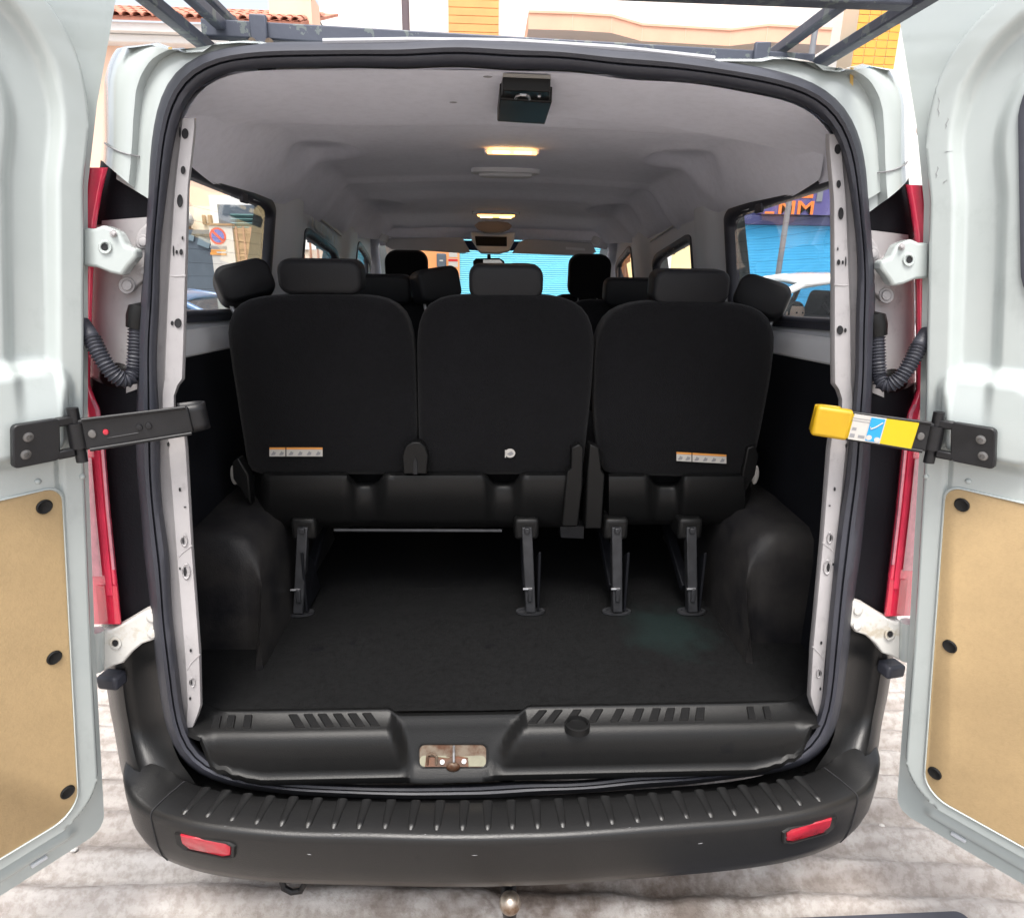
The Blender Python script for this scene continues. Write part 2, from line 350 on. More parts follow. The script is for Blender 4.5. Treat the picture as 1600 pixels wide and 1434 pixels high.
# short lip that meets the seal
lip = [p for p in si if p[1] < (235 if p[0] < 800 else 262)]; lip.sort(key=lambda p: math.atan2(p[1]-650, p[0]-795))
G = []
for p in lip:
    q = S(p[0], p[1], 0.0); k = ss(0.50, 0.66, abs(q[0])); sg = math.copysign(1, q[0]); row = [tuple(q+np.array([0, 0.012, 0]))]
    for y, g in ((0.13, 0.25), (0.19, 0.5), (0.27, 0.8), (0.36, 1.0), (0.45, 1.06)):
        x = q[0]+g*k*(sg*(WX(q[2])-0.004)-q[0]); z = q[2]-0.004*g
        row.append((x, max(y, q[1]+0.02), min(z, liner_z(min(0.78, abs(x)), y)+0.004 if k < 0.6 else z)))
    G.append(row)
MB().grid(G).build('headliner_edge', 'headliner', van, 70)

# ---- floor, sill -------------------------------------------------------------------
def noise2(x, y, s): return noise.noise(Vector((x*s, y*s, 0.3)))
G = [[(x, y, FZ+0.004*noise2(x, y, 6)) for x in np.linspace(-0.86, 0.86, 40)] for y in np.linspace(0.045, 3.0, 60)]
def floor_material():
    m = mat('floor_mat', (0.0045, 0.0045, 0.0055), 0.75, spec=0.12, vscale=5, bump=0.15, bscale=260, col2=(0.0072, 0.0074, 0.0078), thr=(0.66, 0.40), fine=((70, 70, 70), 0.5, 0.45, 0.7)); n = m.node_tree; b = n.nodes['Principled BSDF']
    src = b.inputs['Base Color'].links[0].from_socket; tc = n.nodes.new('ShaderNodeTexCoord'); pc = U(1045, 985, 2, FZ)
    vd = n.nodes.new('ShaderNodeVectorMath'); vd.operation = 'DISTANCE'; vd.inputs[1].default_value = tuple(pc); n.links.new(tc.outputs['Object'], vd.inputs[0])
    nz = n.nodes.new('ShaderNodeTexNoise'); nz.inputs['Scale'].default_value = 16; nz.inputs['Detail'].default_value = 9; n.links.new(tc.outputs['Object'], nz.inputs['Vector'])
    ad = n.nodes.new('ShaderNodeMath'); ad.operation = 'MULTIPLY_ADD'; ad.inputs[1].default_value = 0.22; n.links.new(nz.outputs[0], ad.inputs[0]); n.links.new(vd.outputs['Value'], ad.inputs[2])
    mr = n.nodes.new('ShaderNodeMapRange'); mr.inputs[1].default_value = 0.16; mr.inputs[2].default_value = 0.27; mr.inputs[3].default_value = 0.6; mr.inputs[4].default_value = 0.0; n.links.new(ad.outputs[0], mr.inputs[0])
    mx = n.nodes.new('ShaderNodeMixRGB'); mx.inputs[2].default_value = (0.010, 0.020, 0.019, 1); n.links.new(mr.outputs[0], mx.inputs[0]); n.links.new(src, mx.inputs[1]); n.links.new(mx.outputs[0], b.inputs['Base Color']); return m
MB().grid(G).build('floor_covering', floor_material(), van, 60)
PAD = [(0.06, 0.572), (0.054, 0.586), (0.044, 0.588), (0.041, 0.582), (-0.006, 0.575), (-0.016, 0.571), (-0.026, 0.559), (-0.032, 0.543), (-0.035, 0.515), (-0.036, 0.487), (-0.037, 0.476), (-0.046, 0.471), (-0.046, 0.455), (-0.02, 0.435)]
REC = [(0.06, 0.562), (0.050, 0.573), (0.036, 0.574), (0.032, 0.566), (0.026, 0.560), (0.022, 0.550), (0.014, 0.536), (0.006, 0.522), (-0.003, 0.506), (-0.012, 0.490), (-0.022, 0.474), (-0.042, 0.464), (-0.046, 0.452), (-0.02, 0.435)]
xl = [U(p, q, 1, 0.0)[0] for p, q in ((606, 1120), (612, 1145), (642, 1208))]; xr = [U(p, q, 1, 0.0)[0] for p, q in ((826, 1120), (818, 1145), (766, 1208))]
_lo = sorted([tuple(S(p[0], p[1], -0.02)) for p in si if p[1] > 1000])
_lx, _lz = [q[0] for q in _lo], [q[2] for q in _lo]
def sill_floor(x): return float(np.interp(abs(x), *zip(*sorted([(abs(a), b) for a, b in zip(_lx, _lz)]))))-0.012
G = []
for x in sorted(set(list(np.linspace(-0.79, 0.79, 100))+list(np.linspace(-0.33, -0.15, 30))+list(np.linspace(-0.02, 0.10, 24)))):
    row = []
    for k, (a, b) in enumerate(zip(PAD, REC)):
        t = k/(len(PAD)-1); L = np.interp(t, [0, 0.3, 0.85], xl); Rr = np.interp(t, [0, 0.3, 0.85], xr)
        mk = ss(L-0.012, L+0.022, x)*(1-ss(Rr-0.022, Rr+0.012, x)); e = 0.012*ss(0.55, 0.78, abs(x))
        zz = a[1]*(1-mk)+b[1]*mk; zb = sill_floor(x); zz = 0.580+(zz-0.580)*min(1.0, max(0.02, (0.580-zb)/(0.580-0.445)))
        row.append((x, a[0]*(1-mk)+b[0]*mk+e*0.6+0.035*ss(0.70, 0.79, abs(x)), zz))
    G.append(row)
sill = MB().grid(G).build('load_sill', 'black_plastic', van, 60)
def rib(x0, x1, sl, short=False):                           # raised slanting grip bars on the sill top
    m = MB(); z = lambda y: 0.5761+y*0.149
    y0, y1 = 0.036, 0.0
    A = [(x0, y0), (x1, y0), (x1+sl, y1), (x0+sl, y1)]
    m.add([(x, y, z(y)+0.0005) for x, y in A]+[(x+0.0015*sg, y*0.98+0.0005, z(y)+0.0045) for (x, y), sg in zip(A, (1, -1, -1, 1))], [(0,1,5,4),(1,2,6,5),(2,3,7,6),(3,0,4,7),(4,5,6,7)])
    return m.build('grip_rib', 'bumper_plastic', sill, 30)
def sx(px, py=1128): return float(U(px, py, 2, 0.578)[0])
for a in (330, 352, 378): rib(sx(a), sx(a+13), 0.008)
for a in (447, 471, 493, 517, 540, 563): rib(sx(a), sx(a+15), 0.026)
for a in (843, 868, 898, 933, 967, 999, 1026, 1049, 1073, 1097): rib(sx(a), sx(a+14), -0.028+0.014*(a-843)/260)
for a in (1178, 1204): rib(sx(a), sx(a+12), -0.008)
c = U(902, 1134, 2, 0.580); m = MB()
m.loft([[(c[0]+r*math.cos(t), c[1]+r*0.95*math.sin(t), z) for t in [2*math.pi*k/28 for k in range(28)]] for r, z in ((0.030, 0.572), (0.029, 0.588), (0.0245, 0.589), (0.023, 0.581))], False, True); m.build('round_cap', 'black_plastic', sill, 40)
# latch pocket in the sill
def LP(px, py, d=0.0): q = ON(px, py, lambda z: np.interp(z, [0.474, 0.506, 0.522, 0.550], [-0.022, -0.003, 0.006, 0.022])-0.003+d); return Vector(q)
rp = rrect(655, 760, 1163, 1198, 9)
m = MB(); m.loft([[LP(707+(x-707)*k, 1180+(y-1180)*k, d) for x, y in rp] for k, d in ((1.04, 0.003), (1.04, -0.0045), (1.0, -0.0035), (0.985, 0.001))], False, False); m.build('pocket_rim', 'black_plastic', sill, 40)
MB().add([LP(x, y, -0.0005) for x, y in rp], [tuple(range(len(rp)))]).build('pocket_back', 'rusty_steel', sill)
MB().add([LP(x, y, -0.0012) for x, y in rrect(656, 759, 1180, 1197, (7, 7, 1, 1))], [tuple(range(28))]).build('pocket_plate', mat('cream_metal', (0.20, 0.19, 0.135), 0.5, var=0.3, vscale=25), sill)
m = MB(); m.prism([LP(x, y, -0.003) for x, y in ((664, 1196), (666, 1180), (700, 1184), (706, 1181), (716, 1181), (731, 1183), (732, 1196))], (0, -0.003, 0)); latch = m.build('latch_plate', mat('latch_brown', (0.05, 0.035, 0.025), 0.6, col2=(0.14, 0.05, 0.02), vscale=40), sill)
for a, b in ((691, 1190), (725, 1189)):
    MB().tube([LP(a, b, -0.006), LP(a, b, -0.010)], 0.0055, 12).build('latch_bolt', 'steel', sill)
MB().tube([LP(709, 1165, -0.006), LP(709, 1176, -0.02), LP(709, 1190, -0.02)], 0.0028, 8).build('striker_pin', 'steel', sill)
MB().sphere(LP(708, 1198, -0.008), 0.014, 14, 8, (1.2, 0.5, 0.9)).build('striker_roller', 'rusty_steel', sill)
MB().tube([LP(668, 1194, -0.006), LP(668, 1180, -0.012), LP(676, 1177, -0.012), LP(682, 1181, -0.012), LP(682, 1194, -0.006)], 0.003, 8).build('striker_loop', 'rusty_steel', sill)

# ---- rear bumper -------------------------------------------------------------------
ZE = 0.452
edge = [(223,1262),(258,1287),(310,1296),(373,1301),(475,1308),(577,1311),(690,1312),(800,1310),(925,1302),(1100,1292),(1209,1275),(1306,1253)]
E_ = [U(x, y, 2, ZE)[:2] for x, y in edge]
half = [(abs(e[0]), e[1]) for e in E_]; half.sort()
hx = np.array([h[0] for h in half]); hy = np.array([h[1] for h in half]); cf = np.polyfit(hx, hy, 4)
plan = []
for x in np.linspace(0, 0.80, 26): plan.append((x, float(np.polyval(cf, x))))
ye = plan[-1][1]
for x, y in ((0.845, ye+0.022), (0.88, ye+0.05), (0.905, ye+0.085), (0.922, ye+0.13), (0.932, ye+0.19), (0.938, ye+0.28), (0.942, ye+0.45), (0.945, ye+0.7)): plan.append((x, y))
full = [(-x, y) for x, y in reversed(plan[1:])]+plan
full = smooth_pts(resample([(*p, 0) for p in full], 150), 3, False)[:, :2]
# local outward normal
tn = np.gradient(full, axis=0); nr = np.stack([tn[:, 1], -tn[:, 0]], 1); nr /= np.linalg.norm(nr, axis=1)[:, None]
BP = [(-0.20, 0.365), (-0.15, 0.375), (-0.112, 0.405), (-0.100, 0.447), (-0.090, 0.457), (-0.05, 0.458), (-0.012, ZE+0.003), (-0.004, ZE), (0.0, ZE-0.006), (0.001, ZE-0.02), (0.000, 0.40), (-0.002, 0.36), (-0.008, 0.325), (-0.018, 0.298), (-0.034, 0.284), (-0.07, 0.278), (-0.12, 0.29)]
G = []
for p, n_ in zip(full, nr):
    k = ss(0.80, 0.93, abs(p[0])); row = []
    for o, z in BP:
        zz = z+0.006*noise2(p[0], z, 5)*ss(0.44, 0.455, z)*0.5 + (0.03*k if z > 0.44 else 0)
        row.append((p[0]+n_[0]*o, p[1]+n_[1]*o, zz+ (0.02*k if z < 0.34 else 0)))
    G.append(row)
bump = MB().grid(G).build('rear_bumper', 'bumper_plastic', van, 60)
def bump_pt(x, o, z):
    i = int(np.argmin(np.abs(full[:, 0]-x)+ (full[:, 1] > 0.25)*10)); p, n_ = full[i], nr[i]
    return Vector((x+n_[0]*o, p[1]+n_[1]*o, z))
ribpx = [(283,1268),(317,1279),(357,1284),(397,1288),(436,1292),(477,1296),(518,1298),(558,1300),(599,1301),(640,1301),(681,1301),(722,1300),(762,1299),(801,1297),(841,1297),(881,1295),(921,1292),(959,1290),(999,1287),(1037,1284),(1076,1280),(1113,1275),(1150,1270),(1185,1264),(1219,1257),(1251,1250),(1281,1243)]
for a, b in ribpx:
    x = float(U(a, b, 2, ZE+0.006)[0]); m = MB(); L = []
    for k in range(13):                                     # teardrop embossed rib: round foot, open tail towards the van
        t = k/12; o = -0.018-0.075*t; wd = 0.0082+0.0032*ss(0, 1, t); 
        if k == 0: wd = 0.003
        if k == 1: wd = 0.0068
        lift = 0.0065*ss(0, 0.12, t)*(1-0.1*t)
        c = bump_pt(x, o, 0); zz = float(np.interp(o, [-0.135, -0.05, -0.012, -0.004], [0.458, 0.457, ZE+0.003, ZE]))
        L.append([(c.x+wd*math.cos(q), c.y, zz-0.001+lift*max(0, math.sin(q))**0.7) for q in [math.pi*j/8 for j in range(9)]])
    m.grid(L).build('step_rib', 'bumper_plastic', bump, 60)
for side in (-1, 1):
    # recessed fog-lamp style reflector
    def bp(px, py, o): 
        q = U(px, py, 1, -0.08)
        for _ in range(5): q = U(px, py, 1, bump_pt(q[0], 0.001, q[2])[1])
        p = bump_pt(q[0], o, q[2]); return MX(p, 1 if side < 0 else 1) if False else Vector((p.x, p.y, p.z))
    box = [(283,1303),(352,1315),(361,1320),(360,1334),(350,1336),(296,1324),(286,1316)]
    def ref(k, o): 
        cx, cy = 324, 1319; out = []
        for x, y in box:
            p = bp(cx+(x-cx)*k, cy+(y-cy)*k, o); out.append(Vector((p.x if side < 0 else -p.x, p.y, p.z)))
        return out
    MB().loft([ref(1.22, 0.001), ref(1.18, 0.006), ref(1.08, 0.006), ref(1.0, 0.000)], False, False).build('reflector_bezel', 'bumper_plastic', bump, 40)
    MB().loft([ref(1.03, -0.002), ref(1.0, 0.003), ref(0.93, 0.0045)], False, True).build('reflector', 'reflector_red', bump, 40)
    # joint between the step section and the corner piece
    x0 = 0.80*side
    i0 = int(np.argmin(np.abs(full[:, 0]-x0)+(full[:, 1] > 0.25)*10)); p, n_ = full[i0], nr[i0]
    pts = [(p[0]+n_[0]*(o+0.0006), p[1]+n_[1]*(o+0.0006), z+0.0015) for o, z in BP[1:-2]]
    MB().tube(pts, 0.0017, 6).build('joint_line', 'hole_dark', bump)
# black corner pieces that climb from the bumper to the tail lamps
OC2 = [(158,960),(160,1000),(163,1040),(166,1070),(172,1110),(180,1150),(186,1185),(190,1205),(196,1225)]
IN2 = [(238,960),(250,1050),(256,1110),(264,1165),(275,1190),(290,1210),(300,1225)]
for side in (-1, 1):
    G = []
    for y in np.linspace(955, 1224, 30):
        xo, xi = at_y(OC2, y), at_y(IN2, y)+6; row = []
        for t, o in ((0.0, 0.30), (0.0, 0.20), (0.01, 0.12), (0.05, 0.075), (0.12, 0.05), (0.2, 0.038), (0.28, 0.034), (0.34, 0.040), (0.5, 0.044), (0.8, 0.040), (1.0, 0.02)):
            k = ss(1130, 1224, y); o2 = o-(0.075*k*(1-t)*0.9+0.055*k*t) if o < 0.1 else o-0.03*k
            q = S(xo+(xi-xo)*t, y, min(o2, 0.3)); row.append(MX(q, side))
        G.append(row)
    MB().grid(G).build('bumper_corner', 'bumper_plastic', van, 60)
    q = S(175, 1061, 0.02); m = MB().box(MX(q, side), (0.05, 0.04, 0.034), Matrix.Rotation(R_(10*side), 3, 'Z')); m.build('bump_stop', 'rubber', van, 30, bevel=0.008, seg=3)

# ---- towing gear -------------------------------------------------------------------
tb = U(797, 1410, 1, -0.15)
m = MB().tube([(tb[0], 0.25, 0.33), (tb[0], 0.02, 0.30), (tb[0], -0.06, tb[2]-0.045), (tb[0], -0.12, tb[2]-0.06), (tb[0], -0.148, tb[2]-0.04), (tb[0], -0.15, tb[2])], [0.022, 0.022, 0.02, 0.018, 0.016, 0.014], 12)
m.build('tow_bar', 'strap_black', van)
MB().sphere((tb[0], -0.15, tb[2]), 0.0252, 20, 14).build('tow_ball', mat('ball_steel', (0.52, 0.48, 0.42), 0.33, 0.85, col2=(0.22, 0.14, 0.09), vscale=22, thr=(0.35, 0.6)), van)
tp = [U(x, y, 1, -0.02) for x, y in ((440,1374),(443,1386),(456,1393),(470,1391),(476,1380),(474,1366))]
MB().tube([tuple(tp[0]+np.array([0, 0.03, 0.03]))]+[tuple(p) for p in tp]+[tuple(tp[-1]+np.array([0, 0.03, 0.03]))], 0.008, 8).build('tow_eye', 'strap_black', van)
q = U(712, 1387, 1, 0.0); MB().prism([(q[0]-0.03, 0.02, q[2]+0.03), (q[0]+0.03, 0.02, q[2]+0.03), (q[0]+0.018, 0.02, q[2]-0.008), (q[0]-0.018, 0.02, q[2]-0.008)], (0, 0.02, 0)).build('tow_bracket', 'rusty_steel', van)
# dark underbody so the road shows shade below the bumper
MB().box((0, 2.3, 0.42), (1.62, 4.2, 0.3)).build('underbody', 'dark_trim', van)
for yy in (0.98, 3.9):
    for s_ in (-1, 1):
        t = MB(); L = []
        for (r, xx) in ((0.20, 0.10), (0.29, 0.105), (0.33, 0.08), (0.335, 0.0), (0.33, -0.08), (0.29, -0.105), (0.20, -0.10)):
            L.append([(s_*0.84+xx, yy+r*math.cos(a), 0.335+r*math.sin(a)) for a in [2*math.pi*k/32 for k in range(32)]])
        t.loft(L); wv = t.build('wheel', 'rubber', van, 40)
        MB().loft([[(s_*(0.84+x2), yy+r*math.cos(a), 0.335+r*math.sin(a)) for a in [2*math.pi*k/24 for k in range(24)]] for r, x2 in ((0.21, 0.09), (0.2, 0.104), (0.08, 0.085), (0.06, 0.108))]).build('rim', 'steel', wv, 40)

# pale scuffs along the bumper edge
random.seed(3)
for k in range(9):
    x = random.uniform(-0.72, 0.72); o = random.choice([-0.010, -0.006, 0.0016, 0.0012]); z0 = float(np.interp(o, [-0.012, -0.004, 0.0, 0.001], [ZE+0.0036, ZE+0.0008, ZE-0.005, ZE-0.02]))-(random.uniform(0, 0.05) if o > 0 else 0)
    a = bump_pt(x, o+0.0002, z0); b = bump_pt(x+random.uniform(0.003, 0.014), o+0.0002, z0+random.uniform(-0.003, 0.003)); MB().tube([a, a.lerp(b, 0.5), b], [0.0002, random.uniform(0.0003, 0.0007), 0.0002], 5).build('scuff_mark', 'label_grey', bump)

# ---- tail lamps ---------------------------------------------------------------------
LE = [(169,262),(160,300),(152,345),(146,430),(143,520),(141,600),(147,618),(157,640),(164,690),(168,740),(173,800),(180,870),(186,930),(190,972),(180,982),(160,980)]
for side in (-1, 1):
    def lamp(name, ys, ts, m, lift=0.0, parent=None):
        G = []
        for y in ys:
            xi = at_y(LE[:14], y); row = []
            for t, o in ts:
                q = S(xi-70*t, y, o-lift); row.append(MX(q, side))
            G.append(row)
        return MB().grid(G).build(name, m, parent or van, 60)
    base = lamp('tail_light', np.linspace(262, 975, 60), [(0.0, 0.05), (0.0, 0.012), (0.04, 0.004), (0.12, 0.0), (0.3, 0.006), (0.55, 0.022), (0.8, 0.05), (1.0, 0.09), (1.1, 0.16)], 'red_lens')
    lamp('clear_edge', np.linspace(640, 890, 30), [(0.015, 0.008), (0.04, 0.002), (0.10, -0.001)], 'pink_lens', 0.002, base)
    lamp('bright_strip', np.linspace(690, 930, 30), [(0.14, -0.002), (0.2, -0.003), (0.27, 0.0)], 'red_lens', 0.003, base)
    lamp('clear_lens', np.linspace(715, 900, 20), [(0.33, 0.006), (0.45, 0.013), (0.6, 0.024), (0.75, 0.04)], 'pink_lens', 0.003, base)
    lamp('lower_lens', np.linspace(915, 974, 10), [(0.03, 0.004), (0.12, -0.001), (0.3, 0.004), (0.5, 0.018)], 'dark_red_lens', 0.003, base)
    lamp('lamp_ridge', np.linspace(625, 690, 10), [(0.03, 0.004), (0.08, 0.0), (0.12, 0.0)], 'pink_lens', 0.003, base)

# ---- hinges -------------------------------------------------------------------------
def plate(side, px, off, th, name, m, parent, bev=0.004):
    return MB().prism([MX(S(x, y, off), side) for x, y in px], (0, th, 0)).build(name, m, parent, 35, bevel=bev, seg=3)
for side in (-1, 1):
    hu = plate(side, [(128,356),(146,357),(160,351),(184,361),(193,377),(196,384),(212,389),(212,402),(200,416),(190,431),(172,427),(150,418),(128,416)], -0.028, 0.03, 'door_hinge', 'white_paint', van, 0.006)
    plate(side, [(190,376),(205,388),(216,360),(232,345),(240,345),(240,430),(226,436),(212,447),(203,457),(192,455),(187,440),(190,425)], 0.018, 0.03, 'hinge_base', 'primer_paint', hu, 0.005)
    for (x, y, r) in ((223,378,7.5),(223,424,5.5),(198,446,9),(177,365,4)):
        L = [[MX(S(x+r*k*math.cos(t), y+r*k*math.sin(t), 0.018-d if x > 180 else -0.028-d), side) for t in [2*math.pi*j/18 for j in range(18)]] for k, d in ((1.5, 0.0), (1.4, 0.003), (0.95, 0.003), (0.85, 0.009), (0.5, 0.010))]
        MB().loft(L, False, True).build('bolt', 'primer_paint', hu, 40)
    L = [[MX(S(164+k*math.cos(t), 386+k*1.05*math.sin(t), -0.028-d), side) for t in [2*math.pi*j/18 for j in range(18)]] for k, d in ((11, 0.0), (10, 0.004), (7.5, 0.004), (6, 0.0015))]
    MB().loft(L, False, False).build('boss', 'white_paint', hu, 40)
    L = [[MX(S(163+k*math.cos(t), 387+k*1.25*math.sin(t), -0.0295), side) for t in [2*math.pi*j/16 for j in range(16)]] for k in (5.5, 3)]
    MB().loft(L, False, True).build('bolt_hole', 'hole_dark', hu)
    hl = plate(side, [(150,1046),(152,1012),(158,985),(170,986),(190,976),(222,957),(246,949),(252,952),(252,985),(240,1000),(222,1006),(205,1020),(192,1036),(176,1041),(162,1049)], 0.0, 0.03, 'door_hinge', mat('hinge_worn', (0.60, 0.59, 0.56), 0.45, col2=(0.42, 0.36, 0.26), vscale=14, thr=(0.34, 0.46)) if side < 0 else 'hinge_worn', van, 0.006)
    MB().tube([MX(S(150, 984, -0.008), side), MX(S(150, 1046, -0.008), side)], 0.016, 14).build('hinge_knuckle', 'white_paint', hl, 50)
    L = [[MX(S(180+k*math.cos(t), 1005+k*1.1*math.sin(t), -d), side) for t in [2*math.pi*j/16 for j in range(16)]] for k, d in ((10, -0.001), (9, 0.004), (6, 0.0045), (5, 0.001))]
    MB().loft(L, False, False).build('boss', 'hinge_worn', hl, 40)
    L = [[MX(S(180+k*math.cos(t), 1004+k*1.3*math.sin(t), -0.0015), side) for t in [2*math.pi*j/16 for j in range(16)]] for k in (4.5, 2)]
    MB().loft(L, False, True).build('bolt_hole', 'hole_dark', hl)
    for (x, y) in ((236,965),(237,990)):
        L = [[MX(S(x+k*math.cos(t), y+k*math.sin(t), -d), side) for t in [2*math.pi*j/14 for j in range(14)]] for k, d in ((8, 0.0), (7, 0.006), (4, 0.007))]
        MB().loft(L, False, True).build('bolt', 'hinge_worn', hl, 40)
    # corrugated cable hose
    pts = [(128,505,-0.02),(140,522,-0.03),(151,545,-0.035),(163,566,-0.035),(176,584,-0.03),(190,594,-0.02),(203,593,-0.01),(210,578,0.0),(212,556,0.0),(213,530,0.005),(214,508,0.01)]
    raw = smooth_pts(resample([tuple(S(x, y, o)) for x, y, o in pts], 120), 6, False); P_ = [MX(q, side) for q in raw]
    rad = [0.0145+(0.0024 if (i % 3) == 0 else -0.0012)*(1 if i > 16 else 0.2) for i in range(120)]
    hs_ = MB().tube(P_, rad, 14).build('cable_hose', 'rubber', van, 70)
    MB().tube([MX(S(214, 512, 0.01), side), MX(S(215, 495, 0.008), side), MX(S(217, 484, 0.008), side), MX(S(221, 478, 0.02), side)], [0.02, 0.021, 0.02, 0.008], 14).build('hose_boot', 'black_plastic', hs_, 60)
    MB().sphere(MX(S(190, 588, 0.045), side), 0.05, 20, 12, (0.9, 0.35, 0.6)).build('grommet', 'black_plastic', hs_, 60)

# ---- rear doors ---------------------------------------------------------------------
TH = R_(37)
def ue(z): return float(np.interp(z, [0.36, 0.83, 1.25, 1.43, 1.75, 1.9, 2.07, 2.3], [0.055, 0.0, -0.055, -0.085, -0.137, -0.178, -0.235, -0.31]))+0.013
def sdf(u, z, x0, x1, z0, z1, rt, rb):
    r = rt if z > (z0+z1)/2 else rb
    dx = max(x0+r-u, u-(x1-r)); dz = max(z0+r-z, z-(z1-r))
    return r-(math.hypot(max(dx, 0), max(dz, 0))+min(max(dx, dz), 0))
DT = 2.17
def door_h(u, z):
    d = sdf(u, z, 0.016, 0.765, 0.445, 2.12, 0.30, 0.10)
    h = 0.045*ss(0.0, 0.010, d)
    up = ss(1.30, 1.46, z)
    h -= up*0.026*ss(0.048, 0.066, d)
    h += up*0.016*ss(0.112, 0.135, d)
    h -= (1-up)*0.006*ss(0.044, 0.052, d)*(1-ss(0.052, 0.060, d))
    # mount for the check strap: rounded swelling
    b = sdf(u, z, 0.045, 0.235, 1.250, 1.440, 0.06, 0.05); h += 0.036*ss(-0.004, 0.030, b)
    # lower flange groove
    h += 0.010*ss(0.39, 0.40, z)*(1-ss(0.40, 0.43, z))*ss(0.05, 0.08, u)
    # raised web between the handle pocket and the window
    b = sdf(u, z, 0.30, 0.66, 1.26, 1.42, 0.04, 0.04); h -= 0.02*ss(0.0, 0.02, b)
    return h
def rear_door(side):
    H = Vector((side*0.90, -0.01, 0)); uu = Vector((side*math.sin(TH), -math.cos(TH), 0)); nn = Vector((-side*math.cos(TH), -math.sin(TH), 0))
    def pt(u, z, h): return H+uu*(u+ue(z))+nn*h+Vector((0, 0, z))
    us = list(np.linspace(0, 0.26, 66))+list(np.linspace(0.28, 0.78, 26)); zs_ = list(np.linspace(0.36, 0.56, 34))+list(np.linspace(0.567, 1.2, 52))+list(np.linspace(1.206, 1.5, 50))+list(np.linspace(1.51, 1.95, 44))+list(np.linspace(1.955, DT, 40))
    WIN = (0.187, 0.63, 1.535, 1.955)
    def shift(u, z):                                        # rounded lower hinge corner of the outer skin
        c = max(0, 0.40-z)/0.04; return u+(0.78-u)/0.78*0.03*(1-math.sqrt(max(0, 1-min(1, c)**2)))
    m = MB(); nu, nz = len(us), len(zs_); vs = []
    for z in zs_:
        for u in us: vs.append(pt(shift(u, z), z, door_h(u, z)))
    for z in zs_:
        for u in us: vs.append(pt(shift(u, z), z, -0.022))
    fs = []; n0 = nu*nz
    for j in range(nz-1):
        for i in range(nu-1):
            uc, zc = (us[i]+us[i+1])/2, (zs_[j]+zs_[j+1])/2
            if sdf(uc, zc, *WIN, 0.10, 0.09) > 0.004: continue
            a, b, c_, d = j*nu+i, j*nu+i+1, (j+1)*nu+i+1, (j+1)*nu+i
            fs.append((a, b, c_, d)); fs.append((n0+a, n0+d, n0+c_, n0+b))
    for j in range(nz-1):
        for i in (0, nu-1):
            a, d = j*nu+i, (j+1)*nu+i; fs.append((a, d, n0+d, n0+a))
    for i in range(nu-1):
        for j in (0, nz-1):
            a, d = j*nu+i, j*nu+i+1; fs.append((a, n0+a, n0+d, d))
    m.add(vs, fs); door = m.build('rear_door', 'white_paint', van, 60)
    tag(door, 'left rear door with a plain black check strap' if side < 0 else 'right rear door with a yellow sleeved check strap')
    def ring(sc_, hh, n=60):
        x0, x1, z0, z1 = WIN
        return [pt(u, z, hh) for u, z in rrect(x0-sc_, x1+sc_, z0-sc_, z1+sc_, (0.09+sc_,)*4, 10)]
    MB().loft([ring(0.016, 0.026), ring(0.014, 0.040), ring(0.004, 0.041), ring(-0.008, 0.032), ring(-0.010, 0.0)], False, False).build('window_seal', 'rubber', door, 50)
    MB().add(ring(-0.008, 0.016), [tuple(range(44))]).build('window_pane', 'tinted_glass', door, 0)
    for k in range(9):                                      # heater wires on the glass
        z = WIN[2]+0.045+0.042*k; MB().tube([pt(WIN[0]+0.012, z, 0.0175), pt(WIN[1]-0.02, z, 0.0175)], 0.0007, 4).build('heater_wire', 'hole_dark', door)
    # hardboard lower panel with plugs
    wp = rrect(0.068, 0.66, 0.485, 1.195, (0.05, 0.05, 0.028, 0.028), 6)
    wl = lambda k, h: [pt(0.364+(u-0.364)*k, 0.84+(z-0.84)*k, h) for u, z in wp]
    wd = MB().loft([wl(1.012, 0.040), wl(1.011, 0.0495), wl(1.004, 0.0505), wl(1.0, 0.047)], False, False).build('panel_lip', 'white_paint', door, 40)
    wood = MB().loft([wl(1.0, 0.042), wl(1.0, 0.0475), wl(0.997, 0.0482)], False, True).build('hardboard_panel', 'hardboard', door, 30)
    for (u, z) in ((0.098, 1.165), (0.094, 0.855), (0.086, 0.545), (0.30, 1.165), (0.48, 1.165), (0.63, 1.165), (0.63, 0.855), (0.63, 0.535), (0.30, 0.525), (0.48, 0.525)):
        L = [[pt(u+r*math.cos(t), z+r*math.sin(t), h) for t in [2*math.pi*k/20 for k in range(20)]] for r, h in ((0.0138, 0.047), (0.0135, 0.051), (0.0115, 0.0525), (0.009, 0.0515))]
        MB().loft(L, False, True).build('trim_plug', 'black_plastic', door, 40)
    # scuffs on the paint near the upper corner
    if side > 0:
        for (u, z, l, a) in ((0.056, 1.915, 0.035, 80), (0.066, 1.885, 0.02, 70), (0.042, 1.80, 0.022, 75), (0.054, 1.782, 0.010, 40), (0.064, 1.835, 0.014, 5)):
            hh = 0.0
            pts_ = []
            for k in range(6):
                t = k/5-0.5; uu_ = u+l*t*math.cos(R_(a))+0.0015*math.sin(k*2.1); zz = z+l*t*math.sin(R_(a)); pts_.append(pt(uu_, zz, door_h(uu_, zz)+0.0004))
            MB().tube(pts_, [0.0001, 0.0005, 0.0006, 0.0003, 0.0005, 0.0001], 5).build('scuff_mark', 'label_grey', door)
    # check strap bracket
    cx = 0.118
    br = [pt(u, z, 0.086) for u, z in rrect(0.088, 0.160, 1.262, 1.338, 0.008, 3)]
    bk = MB().prism(br, nn*0.016).build('strap_bracket', 'strap_black', door, 30, bevel=0.002)
    MB().prism([pt(u, z, 0.060) for u, z in rrect(0.094, 0.156, 1.268, 1.330, 0.006, 3)], nn*0.028).build('bracket_spacer', 'strap_black', door, 30)
